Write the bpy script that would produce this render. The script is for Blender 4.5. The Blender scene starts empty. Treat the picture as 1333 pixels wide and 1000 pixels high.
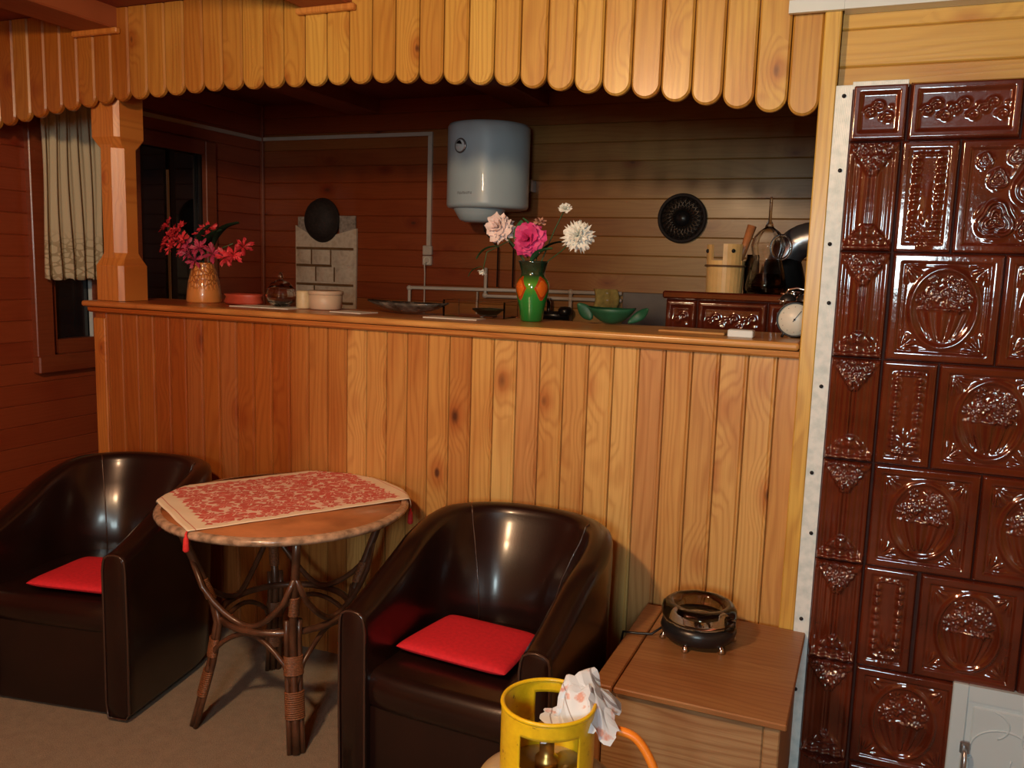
import bpy, math, random
from mathutils import Vector, Matrix
random.seed(7)
PI = math.pi
C = bpy.context.scene.collection
sin, cos = math.sin, math.cos

# ------------------------------------------------------------------ materials
def sock(n, names):
    for k in names:
        if k in n.inputs: return n.inputs[k]
class NT:
    def __init__(s, name):
        s.m = bpy.data.materials.new(name); s.m.use_nodes = True
        s.t = s.m.node_tree; s.N = s.t.nodes; s.L = s.t.links
        s.b = s.N['Principled BSDF']
    def n(s, typ, ins=None, **kw):
        o = s.N.new(typ)
        for k, v in kw.items(): setattr(o, k, v)
        for k, v in (ins or {}).items():
            s.put(o.inputs[k], v)
        return o
    def put(s, inp, v):
        if isinstance(v, bpy.types.NodeSocket): s.L.new(v, inp)
        elif isinstance(v, bpy.types.Node): s.L.new(v.outputs[0], inp)
        else: inp.default_value = v
    def math(s, op, a, b=None, c=None):
        d = {0: a}
        if b is not None: d[1] = b
        if c is not None: d[2] = c
        return s.n('ShaderNodeMath', d, operation=op).outputs[0]
    def ramp(s, f, stops):
        r = s.n('ShaderNodeValToRGB', {0: f}); e = r.color_ramp.elements
        while len(e) > 1: e.remove(e[-1])
        e[0].position, e[0].color = stops[0][0], tuple(stops[0][1]) + (1,)
        for p, c in stops[1:]:
            x = e.new(p); x.color = tuple(c) + (1,)
        return r.outputs[0]
    def mix(s, f, a, b, mode='MIX'):
        o = s.n('ShaderNodeMix', data_type='RGBA', blend_type=mode)
        s.put(o.inputs[0], f)
        for i, v in ((6, a), (7, b)):
            if isinstance(v, (tuple, list)) and len(v) == 3: v = tuple(v) + (1,)
            s.put(o.inputs[i], v)
        return o.outputs[2]
    def comb(s, x, y, z): return s.n('ShaderNodeCombineXYZ', {0: x, 1: y, 2: z}).outputs[0]
    def noise(s, v, scale, detail=3, rough=.5):
        return s.n('ShaderNodeTexNoise', {'Vector': v, 'Scale': scale, 'Detail': detail, 'Roughness': rough}).outputs[0]
    def bump(s, h, strength=.3, dist=.01):
        o = s.n('ShaderNodeBump', {'Height': h, 'Strength': strength, 'Distance': dist})
        s.L.new(o.outputs[0], s.b.inputs['Normal'])
    def set(s, **kw):
        al = dict(color='Base Color', rough='Roughness', metal='Metallic', trans='Transmission Weight', coat='Coat Weight',
                  coatr='Coat Roughness', ior='IOR', alpha='Alpha', sheen='Sheen Weight', emis='Emission Color', estr='Emission Strength',
                  spec='Specular IOR Level', sss='Subsurface Weight')
        for k, v in kw.items():
            if isinstance(v, (tuple, list)) and len(v) == 3: v = tuple(v) + (1,)
            s.put(s.b.inputs[al[k]], v)
        return s.m

def pos(t): return t.n('ShaderNodeNewGeometry').outputs['Position']
def plain(name, col, rough=.5, var=.12, scale=30, bump=.0, **kw):
    t = NT(name); p = t.n('ShaderNodeTexCoord').outputs['Object']
    nz = t.noise(p, scale, 4)
    d = tuple(c*(1-var) for c in col); l = tuple(min(1, c*(1+var)) for c in col)
    c = t.ramp(nz, [(.3, d), (.7, l)])
    if bump: t.bump(nz, bump, .004)
    return t.set(color=c, rough=rough, **kw)

def wood(name, ua, va, w, off, cols, rough=.33, knot=.55, grain=1., groove=True, coat=.3, red=None, shadex=None, knotscale=3.2, gshade=.5):
    """pine boards: ua = axis across the boards, va = axis along them, w = board width"""
    t = NT(name); P = pos(t)
    s = t.n('ShaderNodeSeparateXYZ', {0: P})
    u, v = s.outputs[ua], s.outputs[va]; third = s.outputs[3-ua-va]
    uu = t.math('ADD', t.math('DIVIDE', u, w), off)
    idx = t.math('FLOOR', uu); fr = t.math('FRACT', uu)
    rnd = t.n('ShaderNodeTexWhiteNoise', {'W': idx}, noise_dimensions='1D').outputs[0]
    rnd2 = t.n('ShaderNodeTexWhiteNoise', {'W': t.math('ADD', idx, 57.3)}, noise_dimensions='1D').outputs[0]
    iz = t.math('MULTIPLY', rnd, 37.)
    vs = t.math('ADD', v, t.math('MULTIPLY', rnd2, 9.))
    # knots
    kc = t.comb(t.math('MULTIPLY', u, knotscale*1.8), t.math('MULTIPLY', vs, knotscale), iz)
    vo = t.n('ShaderNodeTexVoronoi', {'Vector': kc, 'Scale': 1., 'Randomness': .9}, feature='F1')
    kd = vo.outputs['Distance']
    kr = t.n('ShaderNodeSeparateColor', {0: vo.outputs['Color']}).outputs[0]
    on = t.math('GREATER_THAN', kr, 1-knot)
    near = t.math('MULTIPLY', t.math('SUBTRACT', 1., t.math('MINIMUM', t.math('DIVIDE', kd, .42), 1.)), on)
    # cathedral grain
    low = t.noise(t.comb(t.math('MULTIPLY', u, 9.), t.math('MULTIPLY', vs, 1.1), iz), 1., 2)
    ph = t.math('ADD', t.math('MULTIPLY', u, 300.), t.math('MULTIPLY', low, 50.))
    ph = t.math('ADD', ph, t.math('MULTIPLY', near, 22.))
    rings = t.math('ADD', t.math('MULTIPLY', t.math('SINE', ph), .5), .5)
    rings = t.math('POWER', rings, 2.2)
    fib = t.noise(t.comb(t.math('MULTIPLY', u, 260.), t.math('MULTIPLY', vs, 5.), third), 1., 3)
    blot = t.noise(t.comb(t.math('MULTIPLY', u, 7.), t.math('MULTIPLY', vs, 2.4), iz), 1., 3)
    base = t.ramp(rnd, [(0, cols[0]), (.45, cols[1]), (.8, cols[2]), (1, cols[3] if len(cols) > 3 else cols[1])])
    if shadex:  # dimmer, redder light at the left multiplied into the colour, varied per board
        g = t.n('ShaderNodeMapRange', {0: s.outputs[shadex[3] if len(shadex) > 3 else 0], 1: shadex[0], 2: shadex[1]}, clamp=True).outputs[0]
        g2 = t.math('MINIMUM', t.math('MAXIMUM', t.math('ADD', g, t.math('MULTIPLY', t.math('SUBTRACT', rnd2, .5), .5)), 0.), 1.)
        base = t.mix(t.math('SUBTRACT', 1., g2), base, shadex[2], 'MULTIPLY')
    c = t.mix(t.math('MULTIPLY', rings,   .30*grain), base, (.50, .25, .10), 'MULTIPLY')
    c = t.mix(t.math('MULTIPLY', t.math('SUBTRACT', fib, .35), .7*grain), c, (.55, .33, .18), 'MULTIPLY')
    c = t.mix(t.math('MULTIPLY', t.math('GREATER_THAN', blot, .56), .0), c, c)
    bl = t.ramp(blot, [(.5, (0, 0, 0)), (.72, (1, 1, 1))])
    c = t.mix(t.math('MULTIPLY', bl, .38), c, (.62, .28, .14), 'MULTIPLY')
    halo = t.math('MULTIPLY', on, t.n('ShaderNodeMapRange', {0: kd, 1: .25, 2: .10}, clamp=True).outputs[0])
    c = t.mix(t.math('MULTIPLY', halo, .55), c, (.60, .22, .10), 'MULTIPLY')
    core = t.math('MULTIPLY', on, t.n('ShaderNodeMapRange', {0: kd, 1: t.math('ADD', t.math('MULTIPLY', kr, .09), .02), 2: .03}, clamp=True).outputs[0])
    c = t.mix(t.math('MULTIPLY', core, .93), c, (.07, .018, .008))
    h = t.math('ADD', t.math('MULTIPLY', rings, .3), t.math('MULTIPLY', fib, .3))
    if groove:
        gl = t.math('ABSOLUTE', t.math('SUBTRACT', fr, .5))
        gm = t.n('ShaderNodeMapRange', {0: gl, 1: .47, 2: .492}, clamp=True).outputs[0]
        c = t.mix(t.math('MULTIPLY', gm, gshade), c, (.10, .035, .012))  # shade inside the grooves darkened into the colour
    t.bump(h, .12, .002)
    return t.set(color=c, rough=t.math('ADD', rough, t.math('MULTIPLY', fib, .12)), coat=coat, coatr=.22)

YEL = [(.70, .40, .115), (.77, .50, .17), (.62, .31, .085), (.72, .44, .19)]
GOLD = [(.66, .39, .075), (.72, .46, .10), (.60, .33, .06), (.68, .41, .09)]
RED = [(.32, .060, .020), (.34, .070, .024), (.29, .052, .018), (.33, .064, .021)]
M = {}
BW, VW, HW = .079, .0865, .094
M['bar'] = wood('pine_bar_boards', 0, 2, BW, 0, YEL, shadex=(-2.0, -1.35, (.55, .26, .14)), knot=.62)
M['val'] = wood('pine_valance_boards', 0, 2, VW, 0, GOLD, shadex=(-2.9, -1.5, (.62, .32, .2)), knot=.62, knotscale=4.2, groove=False)
M['deck'] = wood('pine_counter_top', 1, 0, .2, .3, YEL, groove=False, shadex=(-2.6, -.6, (.72, .32, .2)), knot=.2)
M['mold'] = wood('pine_moulding', 2, 0, .09, .3, YEL, groove=False, shadex=(-2.6, -.6, (.72, .34, .2)), knot=.15)
M['post'] = wood('pine_post', 0, 2, .5, .3, [(.66, .34, .09)]*3, groove=False, knot=.7, knotscale=6, coat=.4, shadex=(-2.9, -.6, (.95, .68, .5)))
M['post2'] = wood('pine_corner_post', 0, 2, .5, .0, [(.76, .50, .10)]*3, groove=False, knot=.15, coat=.4)
M['wleft'] = wood('red_dimmed_boards_left', 2, 1, HW, .2, RED, knot=.35, coat=.2, grain=.4, gshade=.3)  # deep red also carries the dim light of this side in its colour
M['wback'] = wood('shaded_boards_back', 2, 0, HW, .2, [(.40, .225, .062), (.44, .26, .075), (.36, .195, .05), (.42, .24, .068)], shadex=(-2.4, -.9, (.66, .22, .16)), knot=.5, coat=.2, knotscale=3.6, gshade=.25, grain=.6)  # redder, darker left end is the weak light there, put into the boards
M['wright'] = wood('pine_boards_right', 2, 0, HW, .15, GOLD, knot=.45, coat=.25, gshade=.4, grain=.6)
M['wrear'] = wood('pine_boards_rear', 2, 0, HW, .15, YEL, knot=.4)
M['ceil'] = wood('ceiling_boards', 0, 1, .11, .2, [(.24, .045, .022), (.27, .055, .026), (.21, .038, .02)], knot=.3, grain=.5, rough=.5, coat=0)
M['beam'] = wood('ceiling_beam_wood', 0, 1, .6, .2, [(.32, .085, .03)]*3, groove=False, knot=.2, grain=.5, coat=0, rough=.5)
M['red_trim'] = wood('red_window_casing', 2, 1, .5, .2, [(.26, .06, .022)]*3, groove=False, knot=.1, grain=.6)
M['lid'] = wood('chest_lid_wood', 1, 0, .6, .35, [(.36, .175, .062)]*3, groove=False, knot=.12, grain=1., coat=.1, rough=.42)
M['chestf'] = wood('weathered_chest_front', 2, 0, .35, .6, [(.42, .27, .13)]*3, groove=False, knot=.35, grain=1.3, coat=0, rough=.55)
M['tabletop'] = plain('varnished_table_top', (.40, .15, .055), .24, .25, 9, coat=.6)
M['rim'] = plain('marbled_table_rim', (.40, .27, .18), .25, .5, 40, coat=.4)
M['cane'] = plain('dark_rattan_cane', (.085, .035, .018), .33, .4, 25, coat=.3)
M['wrap'] = plain('rattan_binding', (.20, .075, .03), .45, .35, 160, bump=.4)
M['white'] = plain('white_enamel', (.56, .70, .78), .36, .04, 5, coat=.15)
M['pvc'] = plain('white_plastic_pipe', (.55, .47, .40), .4, .08, 8)
M['trunk'] = plain('white_cable_trunking', (.76, .86, .88), .35, .03, 8)
M['black'] = plain('black_plastic', (.012, .011, .012), .3, .2, 20)
M['iron'] = plain('dark_woven_iron', (.018, .010, .008), .75, .4, 60, bump=.6)
M['redcush'] = plain('red_cotton_cushion', (.66, .014, .028), .8, .1, 90, bump=.15)
M['tassel'] = plain('red_thread_tassel', (.70, .03, .03), .8, .2, 90)
M['cream'] = plain('cream_paper', (.72, .68, .58), .7, .06, 20)
M['beige'] = plain('beige_plastic_tub', (.55, .42, .30), .45, .1, 10)
M['greybrd'] = plain('grey_painted_board', (.16, .13, .11), .6, .12, 9)
M['rag'] = plain('mustard_rag', (.38, .27, .07), .9, .25, 40, bump=.5)
M['greenp'] = plain('green_leaf_glaze', (.012, .095, .045), .5, .3, 14)
M['terra'] = plain('terracotta_red_dish', (.42, .06, .03), .5, .2, 14)
M['bucket'] = plain('pale_bucket_wood', (.78, .50, .19), .45, .12, 18)
M['hoop'] = plain('dark_hoop', (.16, .08, .03), .5, .2, 30)
M['steel'] = plain('grey_flue_steel', (.42, .43, .45), .3, .2, 12, metal=.85)
M['darksteel'] = plain('dark_flue_cast', (.035, .03, .028), .35, .3, 20, metal=.5)
M['chrome'] = plain('chrome', (.8, .82, .85), .08, .03, 10, metal=1.)
M['screw'] = plain('dark_screw', (.02, .02, .025), .35, .2, 30, metal=.6)
M['orange'] = plain('orange_gas_hose', (.85, .26, .02), .4, .06, 20)
M['yellow'] = None
M['stem'] = plain('flower_stem_green', (.035, .09, .03), .5, .3, 40)
M['leaf'] = plain('dark_green_leaf', (.05, .17, .07), .4, .35, 30)
M['leafd'] = plain('very_dark_leaf', (.012, .03, .015), .5, .3, 30)
M['pinkw'] = plain('pale_pink_petal', (.92, .76, .74), .6, .12, 25)
M['pink'] = plain('magenta_pink_petal', (.72, .06, .25), .55, .3, 22)
M['whitep'] = plain('white_petal', (.90, .93, .88), .6, .06, 25)
M['crimson'] = plain('crimson_petal', (.62, .035, .05), .55, .4, 30)
M['violet'] = plain('purple_petal', (.42, .035, .09), .55, .4, 30)
M['dial'] = plain('cream_dial', (.80, .80, .70), .35, .03, 10)

def m_yellow():
    t = NT('scuffed_yellow_paint'); p = pos(t)
    n = t.noise(p, 55, 5, .65)
    c = t.ramp(n, [(.30, (.20, .10, .02)), (.36, (.74, .50, .01)), (.7, (.86, .62, .015))])
    t.bump(n, .15, .003)
    return t.set(color=c, rough=.35, coat=.3)
M['yellow'] = m_yellow()
def m_bottle():
    t = NT('faded_gas_bottle_paint'); n = t.noise(pos(t), 14, 5, .6)
    c = t.ramp(n, [(.35, (.32, .28, .22)), (.5, (.46, .38, .22)), (.66, (.62, .44, .06))])
    return t.set(color=c, rough=.45)
M['bottle'] = m_bottle()
def m_leather():
    t = NT('dark_brown_leather'); p = t.n('ShaderNodeTexCoord').outputs['Object']
    n = t.noise(p, 260, 3, .6); n2 = t.noise(p, 4, 2)
    v = t.n('ShaderNodeTexVoronoi', {'Vector': p, 'Scale': 330.}).outputs[0]
    t.bump(t.math('ADD', v, t.math('MULTIPLY', n, .5)), .10, .0015)
    return t.set(color=t.ramp(n2, [(.3, (.010, .0035, .0030)), (.7, (.018, .0062, .0045))]), rough=.30, coat=.4, coatr=.16, spec=.35)
M['leather'] = m_leather()
M['piping'] = plain('leather_piping', (.05, .025, .018), .25, .1, 30, coat=.5)
def m_glaze():
    t = NT('brown_tile_glaze'); p = pos(t)
    n = t.noise(p, 70, 3, .6); n2 = t.noise(p, 9, 2)
    t.bump(n, .10, .004)
    return t.set(color=t.ramp(n2, [(.3, (.070, .011, .005)), (.7, (.128, .023, .009))]), rough=.08, coat=1., coatr=.04, spec=.6)
M['glaze'] = m_glaze()
M['grout'] = plain('dark_joint', (.06, .014, .008), .7, .2, 40)
def m_strip():
    t = NT('galvanised_edge_strip'); p = pos(t)
    s = t.n('ShaderNodeSeparateXYZ', {0: p})
    n = t.noise(p, 40, 4); z = s.outputs[2]
    rib = t.math('MULTIPLY', t.math('SINE', t.math('MULTIPLY', s.outputs[0], 2200.)), .5)
    t.bump(rib, .25, .002)
    return t.set(color=t.ramp(n, [(.25, (.62, .78, .82)), (.6, (.85, .97, 1.))]), rough=.3)
M['strip'] = m_strip()
def m_carpet():
    t = NT('brown_beige_carpet'); p = pos(t)
    n = t.noise(p, 260, 4, .7); n2 = t.noise(p, 28, 4, .6)
    c = t.mix(.5, t.ramp(n, [(.3, (.10, .06, .03)), (.7, (.42, .31, .19))]), t.ramp(n2, [(.3, (.17, .11, .06)), (.7, (.32, .23, .14))]))
    t.bump(n, .9, .006)
    return t.set(color=c, rough=.95, sheen=.2)
M['carpet'] = m_carpet()
def m_glass(name, col=(1, 1, 1), rough=.02, ior=1.45, thin=False):
    t = NT(name)
    return t.set(color=col, rough=rough, trans=1., ior=ior)
M['glass'] = m_glass('clear_glass', (1., 1., 1.), ior=1.35)
M['smoked'] = m_glass('smoky_glass', (.34, .34, .36))
M['pane'] = plain('dark_night_pane', (.006, .009, .013), .06, .1, 5, coat=.5)
def m_greenvase():
    t = NT('green_vase_glaze'); p = t.n('ShaderNodeTexCoord').outputs['Object']
    s = t.n('ShaderNodeSeparateXYZ', {0: p}); z = s.outputs[2]
    ang = t.math('ARCTAN2', s.outputs[1], s.outputs[0])
    base = t.ramp(t.math('DIVIDE', z, .20), [(0, (.01, .17, .03)), (.45, (.02, .30, .05)), (.62, (.10, .38, .03)), (.78, (.015, .05, .02)), (1, (.01, .03, .02))])
    # orange lobes painted round the shoulder
    lob = t.math('COSINE', t.math('ADD', t.math('MULTIPLY', ang, 4.), 2.2))
    dz = t.math('ABSOLUTE', t.math('SUBTRACT', z, .112))
    m = t.math('GREATER_THAN', t.math('SUBTRACT', lob, t.math('MULTIPLY', dz, 40.)), -.62)
    edge = t.math('GREATER_THAN', t.math('SUBTRACT', lob, t.math('MULTIPLY', dz, 40.)), -.1)
    oc = t.mix(edge, (.45, .06, .01), (.75, .16, .015))
    return t.set(color=t.mix(m, base, oc), rough=.12, coat=1., coatr=.05)
M['gvase'] = m_greenvase()
def m_yvase():
    t = NT('amber_carved_vase'); p = t.n('ShaderNodeTexCoord').outputs['Object']
    s = t.n('ShaderNodeSeparateXYZ', {0: p})
    v = t.n('ShaderNodeTexVoronoi', {'Vector': t.n('ShaderNodeMapping', {0: p, 3: (1, 1, .6)}).outputs[0], 'Scale': 75.}, feature='DISTANCE_TO_EDGE').outputs[0]
    up = t.n('ShaderNodeMapRange', {0: s.outputs[2], 1: .045, 2: .07}, clamp=True).outputs[0]
    k = t.math('MULTIPLY', t.math('LESS_THAN', v, .10), up)
    t.bump(t.math('MULTIPLY', v, up), .8, .006)
    return t.set(color=t.mix(k, (.62, .24, .06), (.30, .09, .02)), rough=.3, coat=.5)
M['yvase'] = m_yvase()
def m_cloth():
    t = NT('red_flower_print_runner')
    uv = t.n('ShaderNodeTexCoord').outputs['UV']
    s = t.n('ShaderNodeSeparateXYZ', {0: uv}); u, v = s.outputs[0], s.outputs[1]   # metres on the cloth, centred
    vo = t.n('ShaderNodeTexVoronoi', {'Vector': uv, 'Scale': 15., 'Randomness': .3}, feature='F1')
    d = vo.outputs['Distance']
    rel = t.n('ShaderNodeVectorMath', {0: t.n('ShaderNodeVectorMath', {0: uv, 1: (21., 21., 21.)}, operation='MULTIPLY').outputs[0], 1: vo.outputs['Position']}, operation='SUBTRACT')
    ps = t.n('ShaderNodeVectorMath', {0: uv, 1: vo.outputs['Position']}, operation='SUBTRACT').outputs[0]
    q = t.n('ShaderNodeSeparateXYZ', {0: ps}); an = t.math('ARCTAN2', q.outputs[1], q.outputs[0])
    pet = t.math('MULTIPLY', t.math('COSINE', t.math('MULTIPLY', an, 6.)), .10)
    pr_ = t.math('ADD', t.math('MULTIPLY', t.math('COSINE', t.math('MULTIPLY', an, 6.)), .09), .42)
    inside = t.math('LESS_THAN', d, pr_)
    ring = t.math('GREATER_THAN', t.math('ABSOLUTE', t.math('SUBTRACT', d, .17)), .030)
    vein = t.math('GREATER_THAN', t.math('ABSOLUTE', t.math('SINE', t.math('MULTIPLY', an, 6.))), .22)
    v2 = t.n('ShaderNodeTexVoronoi', {'Vector': uv, 'Scale': 46., 'Randomness': .9}, feature='F1').outputs['Distance']
    out = t.math('MULTIPLY', t.math('SUBTRACT', 1., inside), t.math('LESS_THAN', v2, .56))
    n = t.noise(uv, 120., 2)
    k = t.math('MAXIMUM', t.math('MULTIPLY', t.math('MULTIPLY', inside, ring), t.math('MAXIMUM', vein, t.math('LESS_THAN', d, .12))), out)
    red = t.mix(n, (.55, .03, .025), (.72, .12, .09))
    body = t.mix(t.math('MULTIPLY', k, .9), (.88, .66, .55), red)
    # scalloped edge of the printed field
    wv = t.math('MULTIPLY', t.math('ABSOLUTE', t.math('SINE', t.math('MULTIPLY', v, 90.))), .012)
    wu = t.math('MULTIPLY', t.math('ABSOLUTE', t.math('SINE', t.math('MULTIPLY', u, 90.))), .010)
    inu = t.math('LESS_THAN', t.math('ADD', t.math('ABSOLUTE', u), wv), .305)
    inv = t.math('LESS_THAN', t.math('ADD', t.math('ABSOLUTE', v), wu), .222)
    c = t.mix(t.math('MULTIPLY', inu, inv), (.88, .78, .60), body)
    ln = t.math('LESS_THAN', t.math('ABSOLUTE', t.math('SUBTRACT', t.math('ABSOLUTE', u), .337)), .0016)
    c = t.mix(t.math('MULTIPLY', ln, .7), c, (.55, .08, .05))
    t.bump(t.noise(uv, 900., 2), .2, .001)
    return t.set(color=c, rough=.85)
M['runner'] = m_cloth()
def m_curtain():
    t = NT('ivory_lace_curtain'); p = pos(t)
    s = t.n('ShaderNodeSeparateXYZ', {0: p})
    v = t.n('ShaderNodeTexVoronoi', {'Vector': t.comb(0., s.outputs[1], s.outputs[2]), 'Scale': 38.}, feature='DISTANCE_TO_EDGE').outputs[0]
    low = t.n('ShaderNodeMapRange', {0: s.outputs[2], 1: 1.52, 2: 1.44}, clamp=True).outputs[0]
    k = t.math('MULTIPLY', t.math('LESS_THAN', v, .09), low)
    c = t.mix(k, (.62, .53, .37), (.40, .32, .20))
    t.bump(t.math('MULTIPLY', v, low), .5, .004)
    return t.set(color=c, rough=.85)
M['curtain'] = m_curtain()
def m_paper():
    t = NT('printed_wax_paper'); p = t.n('ShaderNodeTexCoord').outputs['Object']
    n = t.noise(p, 34, 3); s = t.n('ShaderNodeSeparateXYZ', {0: p})
    c = t.ramp(n, [(.34, (.60, .34, .30)), (.42, (.66, .78, .90)), (.8, (.60, .76, .90))])
    l1 = t.math('LESS_THAN', t.math('ABSOLUTE', t.math('SUBTRACT', t.math('FRACT', t.math('MULTIPLY', t.math('ADD', s.outputs[0], s.outputs[2]), 17.)), .5)), .025)
    c = t.mix(t.math('MULTIPLY', l1, .7), c, (.16, .14, .15))
    return t.set(color=c, rough=.5)
M['wax'] = m_paper()
def m_pocket():
    t = NT('printed_cotton_organizer'); p = pos(t)
    s = t.n('ShaderNodeSeparateXYZ', {0: p})
    n = t.noise(p, 26, 2)
    c = t.ramp(n, [(.3, (.52, .40, .30)), (.5, (.66, .54, .42)), (.72, (.56, .42, .30))])
    return t.set(color=c, rough=.85)
M['pocket'] = m_pocket()

# ------------------------------------------------------------------ mesh builder
class MB:
    def __init__(s): s.v = []; s.f = []; s.sm = []; s.uv = {}
    def add(s, vs, fs, smooth=False):
        b = len(s.v); s.v += [tuple(x) for x in vs]
        for f in fs: s.f.append(tuple(i+b for i in f)); s.sm.append(smooth)
        return b
    def box(s, a, b, bev=0., rot=None, about=None):
        x0, y0, z0 = a; x1, y1, z1 = b
        if bev <= 0:
            vs = [(x, y, z) for x in (x0, x1) for y in (y0, y1) for z in (z0, z1)]
            fs = [(0, 1, 3, 2), (4, 6, 7, 5), (0, 4, 5, 1), (2, 3, 7, 6), (0, 2, 6, 4), (1, 5, 7, 3)]
        else:
            vs = []; e = min(bev, (x1-x0)/2.01, (y1-y0)/2.01, (z1-z0)/2.01)
            # each corner gives three vertices
            ids = {}
            for i, x in enumerate((x0, x1)):
                for j, y in enumerate((y0, y1)):
                    for k, z in enumerate((z0, z1)):
                        sx, sy, sz = (1, -1)[i]*e, (1, -1)[j]*e, (1, -1)[k]*e
                        ids[i, j, k, 'x'] = len(vs); vs.append((x, y+sy, z+sz))
                        ids[i, j, k, 'y'] = len(vs); vs.append((x+sx, y, z+sz))
                        ids[i, j, k, 'z'] = len(vs); vs.append((x+sx, y+sy, z))
            fs = []
            for i in (0, 1):
                fs.append(tuple(ids[i, j, k, 'x'] for j, k in ((0, 0), (1, 0), (1, 1), (0, 1))))
                fs.append(tuple(ids[j, i, k, 'y'] for j, k in ((0, 0), (1, 0), (1, 1), (0, 1))))
                fs.append(tuple(ids[j, k, i, 'z'] for j, k in ((0, 0), (1, 0), (1, 1), (0, 1))))
            for i in (0, 1):
                for j in (0, 1):
                    fs.append((ids[i, j, 0, 'x'], ids[i, j, 1, 'x'], ids[i, j, 1, 'y'], ids[i, j, 0, 'y']))
                    fs.append((ids[i, 0, j, 'x'], ids[i, 1, j, 'x'], ids[i, 1, j, 'z'], ids[i, 0, j, 'z']))
                    fs.append((ids[0, i, j, 'y'], ids[1, i, j, 'y'], ids[1, i, j, 'z'], ids[0, i, j, 'z']))
                    for k in (0, 1): fs.append((ids[i, j, k, 'x'], ids[i, j, k, 'y'], ids[i, j, k, 'z']))
        if rot is not None:
            c = Vector(about if about else [(p+q)/2 for p, q in zip(a, b)])
            vs = [tuple(rot @ (Vector(v)-c) + c) for v in vs]
        s.add(vs, fs); return s
    def tube(s, pts, r, n=8, cap=True, closed=False):
        pts = [Vector(p) for p in pts]; m = len(pts)
        rs = r if isinstance(r, (list, tuple)) else [r]*m
        vs = []; up = None
        for i, p in enumerate(pts):
            if closed: d = pts[(i+1) % m]-pts[i-1]
            else: d = pts[min(i+1, m-1)]-pts[max(i-1, 0)]
            if d.length < 1e-9: d = Vector((0, 0, 1))
            d.normalize()
            if up is None:
                up = Vector((0, 0, 1)) if abs(d.z) < .9 else Vector((1, 0, 0))
            a = d.cross(up)
            if a.length < 1e-6: a = d.cross(Vector((1, 0, 0)))
            a.normalize(); b = a.cross(d).normalized(); up = b
            for k in range(n):
                t = 2*PI*k/n; vs.append(p + (a*cos(t)+b*sin(t))*rs[i])
        fs = []
        for i in range(m if closed else m-1):
            j = (i+1) % m
            for k in range(n): fs.append((i*n+k, i*n+(k+1) % n, j*n+(k+1) % n, j*n+k))
        if cap and not closed: fs += [tuple(range(n-1, -1, -1)), tuple(range((m-1)*n, m*n))]
        s.add(vs, fs, True); return s
    def lathe(s, prof, c=(0, 0, 0), n=40, sx=1., sy=1., wob=None, axis='z'):
        vs = []
        for i, (r, z) in enumerate(prof):
            for k in range(n):
                t = 2*PI*k/n; rr = r*(wob(t, i) if wob else 1)
                p = (rr*cos(t)*sx, rr*sin(t)*sy, z)
                if axis == 'y': p = (p[0], p[2], p[1])
                if axis == 'x': p = (p[2], p[0], p[1])
                vs.append((c[0]+p[0], c[1]+p[1], c[2]+p[2]))
        fs = []
        for i in range(len(prof)-1):
            for k in range(n): fs.append((i*n+k, i*n+(k+1) % n, (i+1)*n+(k+1) % n, (i+1)*n+k))
        s.add(vs, fs, True); return s
    def grid(s, fn, nu, nv, smooth=True, closed_u=False):
        b = len(s.v)
        for i in range(nu+1):
            for j in range(nv+1): s.v.append(tuple(fn(i/nu, j/nv)))
        for i in range(nu):
            for j in range(nv):
                s.f.append((b+i*(nv+1)+j, b+(i+1)*(nv+1)+j, b+(i+1)*(nv+1)+j+1, b+i*(nv+1)+j+1)); s.sm.append(smooth)
        return s
    def prism(s, poly, y0, y1, smooth=False):   # poly in (x, z), extruded along y
        n = len(poly)
        vs = [(x, y0, z) for x, z in poly]+[(x, y1, z) for x, z in poly]
        fs = [tuple(range(n)), tuple(range(2*n-1, n-1, -1))]
        fs += [(i, i+n, (i+1) % n+n, (i+1) % n) for i in range(n)]
        s.add(vs, fs, smooth); return s
    def sphere(s, c, r, n=14, m=8, sz=1.):
        prof = [(r*sin(PI*i/m)+1e-5, -r*cos(PI*i/m)*sz) for i in range(m+1)]
        return s.lathe(prof, c, n)
    def mesh(s, name, org=(0, 0, 0)):
        me = bpy.data.meshes.new(name)
        me.from_pydata([(x-org[0], y-org[1], z-org[2]) for x, y, z in s.v], [], s.f)
        me.polygons.foreach_set('use_smooth', s.sm)
        me.update(); return me

ORG = {}
def obj(name, mb, mat, parent=None, label=None, mods=None, fixn=True):
    """parts are given in the frame of their thing's world place"""
    org = (0, 0, 0)
    if parent is not None: org = ORG.get(parent.name, (0, 0, 0))
    me = mb.mesh(name, org)
    if fixn:
        import bmesh
        bm = bmesh.new(); bm.from_mesh(me); bmesh.ops.recalc_face_normals(bm, faces=bm.faces); bm.to_mesh(me); bm.free()
    o = bpy.data.objects.new(name, me); C.objects.link(o)
    if mat is not None: me.materials.append(mat)
    if parent is not None:
        o.parent = parent; ORG[o.name] = org
    if label: o['label'] = label
    return o
def bevel(o, w, seg=2):
    m = o.modifiers.new('bevel', 'BEVEL'); m.width = w; m.segments = seg; m.limit_method = 'ANGLE'; return o
def tag(o, label, cat, group=None):
    o['label'] = label; o['category'] = cat
    if group: o['group'] = group
    return o
def thing(name, loc, label, cat, group=None, rz=0.):
    o = bpy.data.objects.new(name, None); C.objects.link(o); o.empty_display_size = .05
    o.location = loc; o.rotation_euler = (0, 0, rz); ORG[o.name] = tuple(loc)
    return tag(o, label, cat, group)
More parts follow.
